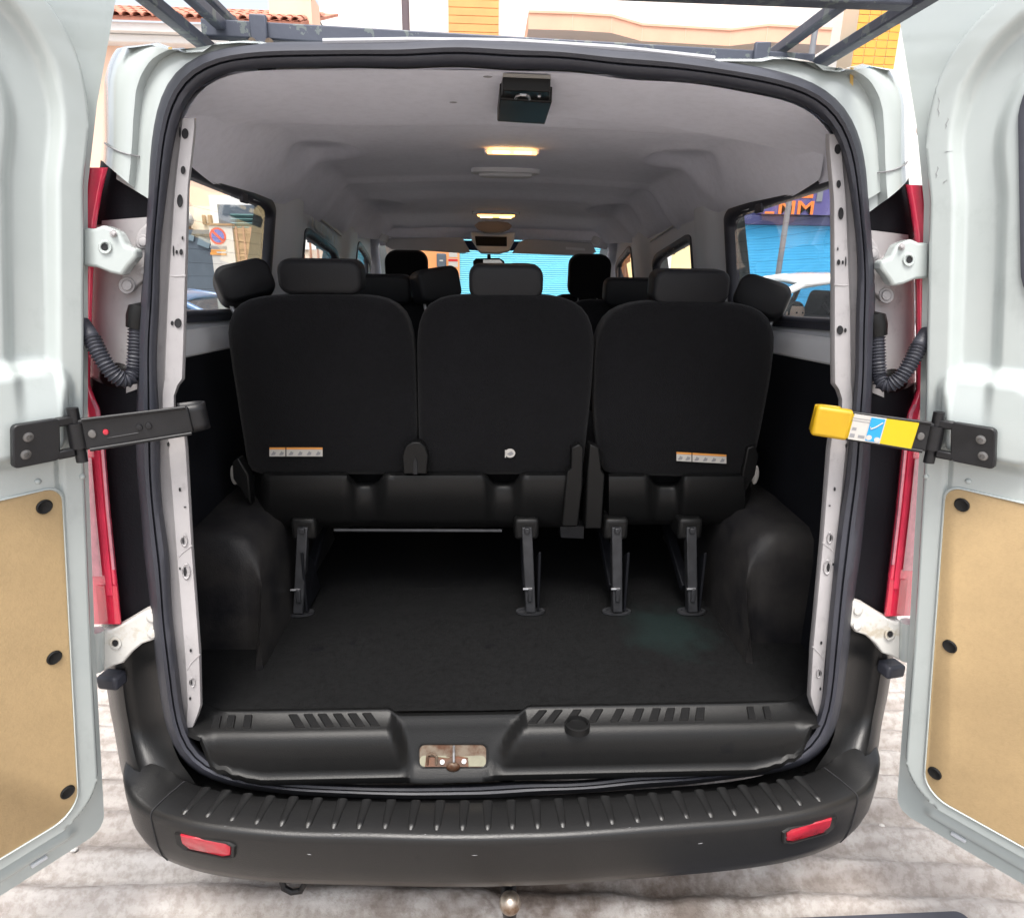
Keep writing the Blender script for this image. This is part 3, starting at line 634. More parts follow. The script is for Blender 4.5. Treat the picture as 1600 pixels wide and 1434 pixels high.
    for (u, z) in ((0.138, 1.314), (0.142, 1.284)):
        L = [[pt(u+r*math.cos(t), z+r*math.sin(t), h) for t in [2*math.pi*k/16 for k in range(16)]] for r, h in ((0.0085, 0.101), (0.008, 0.105), (0.004, 0.106), (0.0035, 0.103))]
        MB().loft(L, False, True).build('bracket_screw', mat('worn_screw', (0.18, 0.175, 0.17), 0.4, 0.7, var=0.3) if 'worn_screw' not in MATS else 'worn_screw', door, 40)
    for z0 in (1.262, 1.322):
        MB().box(pt(0.077, z0+0.008, 0.094), (0.03, 0.016, 0.016), Matrix((uu, nn, Vector((0, 0, 1)))).transposed()).build('bracket_ear', 'strap_black', door, 30, bevel=0.003)
    K = pt(0.057, 1.300, 0.094)
    MB().tube([K+Vector((0, 0, -0.052)), K+Vector((0, 0, 0.052))], 0.010, 14).build('hinge_pin', 'strap_black', door, 40)
    MB().tube([K+Vector((0, 0, -0.024)), K+Vector((0, 0, 0.024))], 0.0155, 14).build('pin_barrel', 'strap_black', door, 40)
    q = S(304, 654, -0.050); B = Vector(MX(q, side)); A = K
    ax = (B-A); L_ = ax.length; ax.normalize(); zz = Vector((0, 0, 1)); zz = (zz-ax*zz.dot(ax)).normalized(); yy = zz.cross(ax)*(-1 if side > 0 else 1)   # yy towards the van
    if yy.y < 0: yy = -yy
    def arm(t0, t1, hh, th, dy, name, m_, bev=0.004, sh=0.0):
        a = A+ax*(L_*t0); b = A+ax*(L_*t1)
        V = [a+zz*s1*hh+yy*(dy+s2*th) for s1 in (-1, 1) for s2 in (0, 1)]+[b+zz*s1*(hh+sh)+yy*(dy+s2*th) for s1 in (-1, 1) for s2 in (0, 1)]
        return MB().add(V, [(0,1,3,2),(4,6,7,5),(0,4,5,1),(2,3,7,6),(0,2,6,4),(1,5,7,3)]).build(name, m_, door, 35, bevel=bev, seg=3)
    arm(0.03, 0.97, 0.0295, 0.018, -0.008, 'strap_arm', 'strap_black', 0.004, -0.003)
    for (t0, t1, s_) in ((0.08, 0.95, 1), (0.08, 0.95, -1)):  # rolled flanges of the channel
        MB().tube([A+ax*(L_*t0)+zz*(s_*0.0290)-yy*0.010, A+ax*(L_*t1)+zz*(s_*0.0265)-yy*0.010], 0.0036, 10).build('strap_flange', 'strap_black', door, 60)
    for t_, r_, m_ in ((0.13, 0.006, 'worn_screw'), (0.24, 0.0042, 'hole_dark' if side > 0 else 'reflector_red'), (0.52, 0.005, 'strap_black'), (0.6, 0.005, 'strap_black')):
        if side > 0 and t_ > 0.2: continue
        c0 = A+ax*(L_*t_)-yy*0.0085; MB().loft([[c0+ax*(r_*k*math.cos(a))+zz*(r_*1.15*k*math.sin(a))-yy*d for a in [2*math.pi*j/14 for j in range(14)]] for k, d in ((1.2, 0.0), (1, 0.0025), (0.6, 0.003))], False, True).build('rivet', m_, door, 40)
    if side < 0:
        MB().tube([A+ax*(L_*0.24)-zz*0.012-yy*0.0085, A+ax*(L_*0.50)-zz*0.0105-yy*0.0085], 0.0010, 6).build('slot_edge', 'leg_steel', door)
    # hooked end that closes round the pillar
    e = B; pth = [e-ax*0.02, e+ax*0.012+yy*0.002, e+ax*0.022+yy*0.014, e+ax*0.020+yy*0.032, e+ax*0.004+yy*0.044, e-ax*0.03+yy*0.046]
    Gh = []
    for p in smooth_pts(resample([tuple(p_) for p_ in pth], 20), 2, False):
        p = Vector(p); Gh.append([p-zz*0.0265, p-zz*0.013, p+zz*0.013, p+zz*0.0265])
    ho = MB().grid(Gh).build('strap_hook', 'strap_yellow' if side > 0 else 'strap_black', door, 60)
    so_ = ho.modifiers.new('thick', 'SOLIDIFY'); so_.thickness = 0.005; so_.offset = 0
    if side > 0:
        arm(0.18, 0.84, 0.0290, 0.004, -0.0130, 'strap_sleeve', 'bright_yellow', 0.003)
        arm(0.77, 1.12, 0.0315, 0.026, -0.0165, 'sleeve_end', 'strap_yellow', 0.007)
        arm(0.17, 0.79, 0.0305, 0.003, -0.0115, 'sleeve_border', 'strap_black', 0.001)
        arm(0.475, 0.768, 0.0265, 0.001, -0.0145, 'sticker', 'label_white', 0)
        arm(0.485, 0.610, 0.0240, 0.001, -0.0155, 'sticker_panel', 'label_blue', 0)
        def onarm(t, v, d): return A+ax*(L_*t)+zz*v+yy*d
        MB().tube([onarm(0.497, 0.017, -0.0160), onarm(0.55, 0.006, -0.0160), onarm(0.59, 0.0005, -0.0160), onarm(0.598, 0.005, -0.0160)], 0.0013, 5).build('sticker_mark', 'label_white', door)
        for t_, v_ in ((0.585, -0.017), (0.508, -0.019)):
            c0 = onarm(t_, v_, -0.0158); MB().add([c0+ax*(0.0055*math.cos(a))+zz*(0.0055*math.sin(a)) for a in [2*math.pi*j/12 for j in range(12)]], [tuple(range(12))]).build('sticker_dot', 'label_white', door, 0)
        for t_, v_, wd_, hg_ in ((0.735, -0.004, 0.008, 0.006), (0.738, -0.018, 0.009, 0.008), (0.655, -0.018, 0.012, 0.006), (0.69, 0.018, 0.036, 0.0012), (0.69, 0.013, 0.036, 0.0012)):
            c0 = onarm(t_, v_, -0.0150); MB().add([c0+ax*(wd_/2*a_)+zz*(hg_/2*b_) for a_, b_ in ((-1, -1), (1, -1), (1, 1), (-1, 1))], [(0, 1, 2, 3)]).build('sticker_print', 'label_grey', door, 0)
    # small white clips and holes below the mount
    for (u, z) in ((0.03, 1.205), (0.105, 1.215)):
        MB().sphere(pt(u, z, 0.045), 0.006, 10, 6).build('paint_plug', 'white_paint', door, 60)
    MB().box(pt(0.13, 0.385, 0.003), (0.03, 0.008, 0.008), Matrix((uu, nn, Vector((0, 0, 1)))).transposed()).build('drain_clip', 'grey_trim', door, 30, bevel=0.002)
    return door
rear_door(-1); rear_door(1)

# ---- interior walls -----------------------------------------------------------------
# window openings as (y0, y1, z0, z1, corner radius)
WINS = [(0.16, 1.075, 1.475, 1.822, 0.05), (1.50, 2.12, 1.40, 1.715, 0.06), (2.62, 3.10, 1.30, 1.70, 0.07)]
def wtop(k, y):                                             # upper edge falls towards the front
    return (1.838-0.035*(y-0.16)/0.9) if k == 0 else (1.745-0.075*(y-1.5)/0.6 if k == 1 else 1.74-0.10*(y-2.62)/0.5)
def wbot(k, y): return (1.500-0.045*(y-0.16)/0.9) if k == 0 else (1.42 if k == 1 else 1.32)
for side in (-1, 1):
    def wp(y, z, d=0.0): return (side*(WX(z)+d), y, z)
    # carpeted lower lining
    G = [[(side*(WX(z)-0.004+0.01*ss(0.9, 1.3, z)), y, z) for z in np.linspace(FZ-0.01, 1.40, 20)] for y in np.linspace(0.16, 3.05, 60)]
    MB().grid(G).build('side_trim', 'dark_trim', van, 60)
    # painted belt panel with its ledge
    rows = [(1.392, -0.012), (1.398, -0.020), (1.440, -0.022), (1.450, -0.016), (1.462, -0.016), (1.467, 0.0), (1.478, 0.010), (1.50, 0.012)]
    G = []
    for y in np.linspace(0.20, 1.3, 40):
        row = []
        for z, d in rows:
            zz = z-0.040*max(0, y-0.1); row.append((side*(WX(zz)+d), y, zz))
        G.append(row)
    MB().grid(G).build('belt_panel', 'grey_trim', van, 40)
    MB().tube([wp(0.22, 1.498, 0.0), wp(0.6, 1.480, 0.0), wp(1.12, 1.456, 0.0)], 0.010, 8).build('belt_seal', 'rubber', van, 60)
    # upper lining: pillars and rail, with the window openings left out
    ys, zs2 = np.linspace(0.14, 3.12, 150), np.linspace(1.36, 1.90, 46); m = MB(); vs = []
    def bulge(y):                                           # rounded pillars stand proud of the glass
        return -0.028*math.exp(-((y-1.29)/0.10)**4)-0.026*math.exp(-((y-2.36)/0.15)**4)
    for y in ys:
        for z in zs2: vs.append((side*(WX(z)+bulge(y)), y, z))
    fs = []
    for i in range(len(ys)-1):
        for j in range(len(zs2)-1):
            y, z = (ys[i]+ys[i+1])/2, (zs2[j]+zs2[j+1])/2; cut = False
            for k, (a, b, c_, d, r) in enumerate(WINS):
                if a < y < b and wbot(k, y) < z < wtop(k, y): cut = True
            if y < 1.2 and z < 1.47: cut = True
            if not cut:
                q = i*len(zs2)+j; fs.append((q, q+len(zs2), q+len(zs2)+1, q+1))
    m.add(vs, fs); m.build('pillar_trim', 'grey_trim', van, 60)
    for k, (a, b, c_, d, r) in enumerate(WINS):
        def loop(e, dd, n=12):
            pts = []
            base = rrect(a-e, b+e, 0, 1, (0.05, 0.05, 0.10 if k == 0 else 0.14, 0.02 if k == 0 else 0.08), 8)
            for y, t in base:
                z0, z1 = wbot(k, y)-e, wtop(k, y)+e
                pts.append(wp(y, z0+(z1-z0)*t, dd))
            return pts
        fr = MB().loft([loop(0.022, 0.004), loop(0.021, -0.004), loop(0.012, -0.006), loop(0.0, -0.003), loop(-0.010, 0.006), loop(-0.011, 0.03)], False, False).build('side_window', 'rubber', van, 50)
        lp = loop(-0.010, 0.012)
        MB().add(lp, [tuple(range(len(lp)))]).build('window_pane', 'clear_glass', fr, 0)
        if k == 0:
            for h in range(7):
                z = 1.55+0.034*h; MB().tube([wp(0.2, z, 0.011), wp(1.04, z-0.01, 0.011)], 0.00035, 4).build('heater_wire', 'hole_dark', fr)
            c0 = Vector(wp(0.80, wtop(0, 0.80)-0.012, 0.0)); MB().box(c0, (0.012, 0.05, 0.028)).build('window_clip', 'rubber', fr, 30, bevel=0.004)
        if k == 1:                                          # sliding door: white reflections painted along the upper frame, bright edge strip
            MB().tube([wp(1.62, 1.812, -0.012), wp(2.1, 1.758, -0.012)], 0.0035, 6).build('door_edge_strip', 'label_white', fr)
            if side < 0:
                for q, (y0, y1) in enumerate(((1.52, 1.555), (1.575, 1.68), (1.70, 1.80), (1.82, 1.90), (1.94, 1.97))):
                    z0 = 1.772-0.115*(y0-1.5); MB().add([wp(y0, z0, -0.014), wp(y1, z0-0.012, -0.014), wp(y1, z0+0.022, -0.014), wp(y0, z0+0.034, -0.014)], [(0, 1, 2, 3)]).build('painted_reflection', 'label_white', fr, 0)
    # outer skin
    def ox(z, y): return side*(float(np.interp(z, [0.3, 0.7, 1.2, 1.5, 1.84, 2.0], [0.93, 0.965, 0.965, 0.925, 0.845, 0.76]))*(1-0.07*(1-ss(0.15, 0.8, y)))-0.03*(1-ss(0.15, 0.7, y)))
    ys, zs2 = np.linspace(0.29, 4.3, 140), np.linspace(0.34, 1.985, 74); vs = []; fs = []
    for y in ys:
        for z in zs2: vs.append((ox(z, y), y, z-0.35*ss(3.0, 4.1, y)*ss(1.0, 1.9, z)*1.6))
    for i in range(len(ys)-1):
        for j in range(len(zs2)-1):
            y, z = (ys[i]+ys[i+1])/2, (zs2[j]+zs2[j+1])/2
            if any(a-0.02 < y < b+0.02 and wbot(k, y)-0.02 < z < wtop(k, y)+0.02 for k, (a, b, c_, d, r) in enumerate(WINS)): continue
            if any(math.hypot(y-wy, z-0.335) < 0.40 for wy in (0.98, 3.9)): continue
            q = i*len(zs2)+j; fs.append((q, q+len(zs2), q+len(zs2)+1, q+1))
    MB().add(vs, fs).build('body_side', 'white_paint', van, 60)
    # wheel arch box
    G = []
    x0 = float(U(441, 990, 2, FZ)[0])*-1
    for y, k in ((0.215, 0.0), (0.22, 0.75), (0.235, 0.93), (0.27, 1.0), (0.45, 1.02), (0.7, 1.03), (0.95, 1.0), (1.03, 0.9), (1.07, 0.6), (1.08, 0.0)):
        row = []
        for (x, z) in ((x0-0.002, FZ-0.01), (x0+0.005, FZ+0.12), (x0+0.012, FZ+0.22), (x0+0.025, FZ+0.285), (x0+0.055, FZ+0.325), (x0+0.10, FZ+0.34), (0.875, FZ+0.342)):
            row.append((side*(x if k > 0.5 else x+0.02), y+0.10*ss(FZ+0.05, FZ+0.3, z)*(1 if y < 0.5 else -1), FZ-0.01+(z-FZ+0.01)*(k if k > 0 else 0.0)))
        G.append(row)
    MB().grid(G).build('wheel_arch_box', mat('worn_carpet', (0.008, 0.008, 0.010), 0.5, spec=0.25, col2=(0.030, 0.028, 0.027), vscale=7, thr=(0.35, 0.7), bump=0.12, bscale=240) if side < 0 else 'worn_carpet', van, 60)
    q = U(366 if side < 0 else 1180, 742, 1, 0.55); MB().sphere((q[0], 0.55, q[2]), 0.014, 10, 8, (0.8, 0.8, 2.2)).build('belt_anchor', 'label_white', van, 60)

# ---- front of the cabin -------------------------------------------------------------
HB = [(-0.74, 3.02, 1.80), (-0.5, 3.07, 1.84), (0, 3.10, 1.86), (0.5, 3.07, 1.84), (0.74, 3.02, 1.80)]
G = [[(x, y-0.02, z+0.08) for x, y, z in HB], [(x, y, z-0.005) for x, y, z in HB], [(x, y+0.05, z-0.05) for x, y, z in HB], [(x, y+0.10, z-0.055) for x, y, z in HB]]
MB().grid(G).build('windscreen_header', 'headliner', van, 60)
def wsp(x, t): return (x*(1+0.12*t), 3.12+0.95*t-0.10*(x/0.75)**2, 1.80-0.62*t)
ws = MB().grid([[wsp(x, t) for t in np.linspace(0, 1, 8)] for x in np.linspace(-0.78, 0.78, 13)]).build('windscreen', 'clear_glass', van, 60)
for side in (-1, 1):
    MB().tube([(side*0.76, 3.0, 1.83), (side*0.80, 3.08, 1.76), (side*0.86, 3.5, 1.45), (side*0.92, 4.0, 1.15)], [0.05, 0.052, 0.06, 0.07], 12).build('windscreen_pillar', 'headliner', van, 60)
    MB().box((side*0.84, 3.05, 1.56), (0.05, 0.07, 0.36), Matrix.Rotation(R_(-18), 3, 'X')).build('front_door_frame', 'rubber', van, 30, bevel=0.01)
# navy shade band and mirror foot at the top of the glass
MB().add([wsp(x, t) for x, t in ((-0.36, 0.02), (-0.22, 0.10), (-0.06, 0.125), (0.06, 0.125), (0.22, 0.08), (0.34, 0.02))], [(0, 1, 2, 3, 4, 5)]).build('shade_band', mat('navy_band', (0.02, 0.03, 0.09), 0.4), ws, 0)
MB().box((0, 3.75, 0.98), (1.7, 0.75, 0.40)).build('dashboard', 'dark_trim', van, 30, bevel=0.05, seg=4)
G = [[(x, 4.05+0.55*t, 1.22-0.16*t-0.10*t*t-0.05*(x/0.85)**2) for t in np.linspace(0, 1, 6)] for x in np.linspace(-0.9, 0.9, 9)]
MB().grid(G).build('bonnet', 'white_paint', van, 60)
MB().box((0, 4.55, 0.66), (1.80, 0.20, 0.62)).build('front_panel', 'white_paint', van, 30, bevel=0.06, seg=4)
YV = 2.97
def vp(px, py, dy=0.0): q = U(px, py, 1, YV+dy); return Vector(q)
for k, pl in enumerate(([(603,373),(722,371),(735,394),(725,396),(665,392),(612,390),(602,384)], [(800,396),(812,377),(826,374),(925,380),(932,394),(920,400)])):
    vz = MB().prism([vp(x, y) for x, y in pl], (0, 0.022, 0)).build('sun_visor', 'visor', van, 30, bevel=0.004, seg=2)
    c0 = vp(*((600, 372) if k == 0 else (931, 376)), -0.02); MB().box(c0, (0.05, 0.04, 0.045), Matrix.Rotation(R_(20), 3, 'Y')).build('visor_bracket', 'grey_trim', vz, 30, bevel=0.008)
    if k == 1:
        MB().add([vp(x, y, -0.003) for x, y in ((884,386),(914,388),(914,392),(884,390))], [(0, 1, 2, 3)]).build('visor_sticker', 'grey_trim', vz, 0)
# overhead console
cs = MB().prism([vp(x, y, -0.05) for x, y in ((735,362),(806,363),(803,378),(796,393),(780,397),(750,396),(737,376))], (0, 0.08, 0)).build('overhead_console', 'grey_trim', van, 30, bevel=0.012, seg=3)
MB().prism([vp(x, y, -0.056) for x, y in ((742,369),(792,370),(792,385),(744,384))], (0, 0.01, 0)).build('console_pocket', 'dark_trim', cs, 30, bevel=0.002)
L = []
for s_, d in ((1, 0.0), (0.9, -0.006), (0.5, -0.007)):
    L.append([vp(770+(x-770)*s_, 355+(y-355)*s_, -0.10+d) for x, y in ((741,352),(748,347),(760,346),(780,346),(794,348),(800,353),(796,359),(784,364),(758,364),(746,359))])
MB().loft(L, False, True).build('console_cover', mat('warm_grey', (0.22, 0.20, 0.20), 0.7), cs, 50)
mr_ = MB().prism([vp(x, y, 0.05) for x, y in ((739,408),(744,404),(780,403),(788,408),(790,420),(740,421))], (0, 0.03, 0)).build('rear_view_mirror', 'black_plastic', van, 30, bevel=0.006)
MB().add([vp(x, y, 0.045) for x, y in ((755,406),(781,406),(786,411),(755,412))], [(0, 1, 2, 3)]).build('mirror_glass', 'chrome', mr_, 0)
MB().tube([vp(764, 398, 0.07), vp(764, 406, 0.06)], 0.012, 8).build('mirror_stem', 'black_plastic', mr_)

# ---- lamps and fittings on the headliner -----------------------------------------
def cl(px, py, dz=0.0):
    z = 1.94
    for _ in range(8):
        q = U(px, py, 2, z); z = liner_z(q[0], q[1])
    return Vector((q[0], q[1], z+dz))
def lamp_unit(cx, cy, wpx, lit, name):
    c = cl(cx, cy); s_ = abs((cl(cx+wpx/2, cy)-cl(cx-wpx/2, cy)).x)/2; dy = 0.045
    ring_ = lambda k, kz, z: [(c.x+s_*k*math.copysign(abs(math.cos(a))**0.6, math.cos(a)), c.y+dy*kz*math.copysign(abs(math.sin(a))**0.7, math.sin(a)), c.z+z) for a in [2*math.pi*j/28 for j in range(28)]]
    o = MB().loft([ring_(1.0, 1.0, 0.01), ring_(0.98, 0.96, -0.014), ring_(0.9, 0.8, -0.018), ring_(0.78, 0.62, -0.014)], False, True).build(name, 'grey_trim', van, 50)
    le = MB().loft([ring_(0.78, 0.6, -0.014), ring_(0.76, 0.58, -0.026), ring_(0.66, 0.42, -0.030)], False, True).build('lamp_lens', 'lamp_lit' if lit else 'grey_trim', o, 50)
    if lit:
        for sg in (-1, 1):
            MB().box((c.x+sg*s_*0.40, c.y, c.z-0.030), (s_*0.5, 0.03, 0.006)).build('lamp_bulb', 'lamp_core', o, 40, bevel=0.002)
    return o
c = cl(800, 233); bx = abs((cl(839, 233)-cl(761, 233)).x)
fl = MB().box((c.x, c.y+0.035, c.z-0.004), (bx+0.02, 0.07, 0.02)).build('rear_dome_lamp', 'headliner', van, 30, bevel=0.004)
MB().box((c.x, c.y-0.004, c.z-0.012), (bx, 0.012, 0.011)).build('lamp_lens', 'lamp_lit', fl, 30, bevel=0.003)
for sg in (-1, 1): MB().box((c.x+sg*bx*0.22, c.y-0.012, c.z-0.013), (bx*0.34, 0.004, 0.007)).build('lamp_bulb', 'lamp_core', fl, 30, bevel=0.002)
lamp_unit(790, 265, 110, False, 'roof_vent_lamp')
lamp_unit(775, 331, 76, True, 'front_dome_lamp')
# latch box above the opening
q = [cl(x, y) for x, y in ((783, 132), (860, 134), (862, 152), (852, 192), (777, 186), (780, 140))]
lb = MB().prism([Vector((p.x, p.y, p.z-0.030)) for p in (cl(781, 130), cl(863, 136), cl(852, 173), cl(777, 168))], (0, 0, 0.034)).build('roof_latch', 'black_plastic', van, 30, bevel=0.003)
MB().prism([Vector((p.x, p.y, p.z-0.026)) for p in (cl(786, 118), cl(860, 121), cl(860, 140), cl(782, 135))], (0, 0, 0.03)).build('latch_body', 'black_plastic', lb, 30, bevel=0.003)
h0 = [cl(x, y, -0.034) for x, y in ((806, 124), (808, 120), (814, 118), (822, 118), (827, 121), (828, 125))]
MB().tube(h0, 0.0028, 8).build('latch_loop', 'steel', lb)
MB().sphere(cl(843, 124, -0.030), 0.004, 8, 6).build('latch_screw', 'steel', lb)
MB().add([cl(x, y, -0.003) for x, y in ((786,112),(860,115),(861,124),(785,122))], [(0, 1, 2, 3)]).build('latch_pad', mat('pale_foam', (0.44, 0.43, 0.41), 0.9), lb, 0)
for x, y in ((708, 160), (918, 172), (762, 120)):
    MB().sphere(cl(x, y, 0.0), 0.006, 8, 6, (1.6, 1, 0.3)).build('liner_mark', 'label_grey', van)

# ---- seats --------------------------------------------------------------------------
def BY(z): return 0.50+(1.25-z)*0.13                         # reclined backs of the third row
def seat_back(name, px, fn=BY, th=0.10, label=None, m='seat_fabric', bulge=0.018):
    P = [ON(x, y, fn) for x, y in px]
    steps = [(0.55, (0, -bulge-0.006, 0)), (0.80, (0, -bulge, 0)), (0.93, (0, -bulge*0.55, 0)), (0.985, (0, -0.002, 0)), (1.0, (0, 0.012, 0)), (1.0, (0, th*0.6, 0)), (0.985, (0, th, 0)), (0.9, (0, th+0.014, 0))]
    o = MB().loft(cushion(P, steps, 64, 2)).build(name, m, van, 70)
    if label: o['label'] = label
    return o
def headrest(x, z0, z1, w_, y, parent, rot=0.0, tilt=0.0, m='headrest_vinyl', th=0.085, r=0.035, xa=0.0):
    base = rrect(-w_/2, w_/2, -(z1-z0)/2, (z1-z0)/2, r, 8); L = []
    M = Matrix.Rotation(xa, 3, 'Z') @ Matrix.Rotation(rot, 3, 'Y') @ Matrix.Rotation(tilt, 3, 'X'); c = Vector((x, y, (z0+z1)/2))
    for k, d in ((0.72, -0.52), (0.92, -0.485), (0.985, -0.38), (1.0, -0.15), (1.0, 0.2), (0.97, 0.42), (0.85, 0.52)):
        L.append([c+M @ Vector((px*(1-(1-k)*0.45), d*th, pz*k)) for px, pz in base])
    o = MB().loft(L).build('headrest', m, parent, 70)
    for sx_ in (-0.055, 0.055):
        MB().tube([c+M @ Vector((sx_, 0, -(z1-z0)/2+0.02)), c+M @ Vector((sx_, 0, -(z1-z0)/2-0.06))], 0.006, 8).build('headrest_post', 'steel', parent)
    return o
def sticker(px, py, w1, parent, slope):
    """two adjoining printed warning labels with an orange header"""
    def q(x, y, d): return ON(x, y, lambda z: BY(z)-0.0255-d)
    for (x0, x1, nn_) in ((0, 0.30, 2), (0.32, 1.0, 4)):
        X0, X1 = px+w1*x0, px+w1*x1; sy = lambda x: (x-px)*slope
        b = MB().add([q(X0, py+sy(X0)+14, 0), q(X1, py+sy(X1)+14, 0), q(X1, py+sy(X1), 0), q(X0, py+sy(X0), 0)], [(0, 1, 2, 3)]).build('warning_label', 'label_white', parent, 0)
        MB().add([q(X0, py+sy(X0)+3.2, 0.0008), q(X1, py+sy(X1)+3.2, 0.0008), q(X1, py+sy(X1), 0.0008), q(X0, py+sy(X0), 0.0008)], [(0, 1, 2, 3)]).build('label_header', 'label_orange', parent, 0)
        for k in range(nn_):
            cx = X0+(X1-X0)*(k+0.5)/nn_; cy = py+sy(cx)+8.5; r1 = 4.0
            pts = [(cx-r1, cy+3), (cx-r1*0.4, cy+3.6), (cx+r1*0.7, cy+3), (cx+r1, cy-1), (cx+r1*0.4, cy-1.5), (cx, cy-3), (cx-r1*0.5, cy+0.6)]
            MB().add([q(a, b_, 0.0009) for a, b_ in pts], [tuple(range(len(pts)))]).build('label_picture', 'label_grey', parent, 0)
sL = seat_back('rear_bench_back', [(388,742),(372,640),(354,525),(354,498),(364,476),(392,464),(440,460),(520,459),(585,462),(618,470),(637,492),(646,530),(650,600),(652,690),(645,742)], label='left back of the third row bench with a warning label')
sM = seat_back('rear_bench_back', [(656,742),(654,690),(652,600),(651,520),(657,488),(670,470),(700,461),(790,459),(870,461),(906,472),(922,492),(930,525),(925,610),(915,700),(912,742)], label='middle back of the third row bench with a round tag')
sR = seat_back('rear_seat_back', [(940,742),(930,650),(930,560),(936,515),(952,488),(985,472),(1060,469),(1150,472),(1188,481),(1207,497),(1213,522),(1205,590),(1188,680),(1172,748)], label='single right back of the third row with a warning label')
for par, (a, b, t, bt) in ((sL, (438, 565, 405, 452)), (sM, (733, 849, 413, 461)), (sR, (1017, 1140, 421, 469))):
    y = 0.485; q0, q1 = U(a, bt+6, 1, y), U(b, t, 1, y); headrest((q0[0]+q1[0])/2, q0[2], q1[2], q1[0]-q0[0], y+0.02, par, R_(0.0), R_(4), r=0.03)
sticker(421, 699, 83, sL, 0.0); sticker(1057, 706, 78, sR, 0.055)
q = lambda x, y, d: ON(x, y, lambda z: BY(z)-0.025-d)
MB().add([q(797+8*math.cos(a), 708+7*math.sin(a), 0) for a in [2*math.pi*k/20 for k in range(20)]], [tuple(range(20))]).build('round_tag', 'label_white', sM, 0)
MB().add([q(x, y, 0.001) for x, y in ((792,709),(799,705),(803,709),(797,712))], [(0, 1, 2, 3)]).build('tag_print', 'label_grey', sM, 0)
MB().add([q(x, y, 0.0) for x, y in ((789,703),(790.5,703),(790.5,715),(789,715))], [(0, 1, 2, 3)]).build('tag_edge', 'label_white', sM, 0)
# wing headrests beside the outer seats, folded sideways
for par, (cx, cy, sgn) in ((sL, (381, 444, 1)), (sR, (1190, 468, -1))):
    q0 = U(cx, cy, 1, 0.70); headrest(q0[0], q0[2]-0.055, q0[2]+0.055, 0.155, 0.70, par, R_(-14)*sgn*(1 if sgn > 0 else 1.2), R_(-12), 'headrest_vinyl', 0.14, 0.035, R_(28*sgn))
# moulded lower covers, saddles, arms
def cover(px0, px1, py0, py1, dips, parent, name='lower_cover'):
    nu = 60; G = []
    prof_ = [(0.0, 0.05), (0.0, -0.012), (0.06, -0.03), (0.16, -0.036), (0.5, -0.030), (0.85, -0.014), (1.0, 0.01), (1.02, 0.08)]
    for i in range(nu+1):
        x = px0+(px1-px0)*i/nu; row = []
        e = ss(0, 0.03, i/nu)*(1-ss(0.97, 1, i/nu))
        for t, o in prof_:
            dp = sum(math.exp(-((x-d)/24.0)**6) for d in dips)
            oo = 0.07+(o-0.07)*e + dp*(0.045*(1-0.6*t)); yy_ = py0+(py1-py0)*t + dp*(16*(1-t))
            row.append(tuple(ON(x, yy_, lambda z: BY(z)+oo)))
        G.append(row)
    return MB().grid(G).build(name, 'black_plastic', parent, 60)
cover(398, 905, 738, 822, (572, 786), sL); cover(944, 1172, 740, 818, (1040,), sR)
def slab(px, off, th, name, parent, m='black_plastic', bev=0.004):
    return MB().prism([ON(x, y, lambda z: BY(z)+off) for x, y in px], (0, th, 0)).build(name, m, parent, 30, bevel=bev, seg=2)
slab([(630,741),(628,712),(634,697),(644,691),(656,691),(664,698),(669,712),(667,741)], -0.045, 0.04, 'hinge_cover', sL)
slab([(646,722),(649,714),(652,722),(652,741),(646,741)], -0.049, 0.004, 'cover_slit', sL, 'hole_dark', 0)
slab([(893,700),(905,694),(912,700),(910,760),(903,822),(878,822),(886,738),(893,732)], -0.05, 0.05, 'recliner_arm', sM)
slab([(922,694),(936,700),(940,735),(945,742),(940,826),(914,826),(918,740)], -0.05, 0.05, 'recliner_arm', sR)
slab([(1168,700),(1180,696),(1186,712),(1180,742),(1166,768),(1160,742)], -0.03, 0.04, 'recliner_arm', sR)
slab([(362,722),(372,716),(388,742),(392,790),(380,772),(364,748)], -0.02, 0.04, 'recliner_arm', sL)
slab([(875,822),(913,822),(912,842),(876,840)], 0.05, 0.05, 'bracket_plate', sM, 'leg_steel', 0.002)
# seat cushions
for par, (x0, x1) in ((sL, (-0.76, 0.235)), (sR, (0.255, 0.755))):
    MB().box(((x0+x1)/2, 0.86, 1.02), (x1-x0, 0.50, 0.17)).build('seat_cushion', 'seat_fabric', par, 30, bevel=0.05, seg=4)
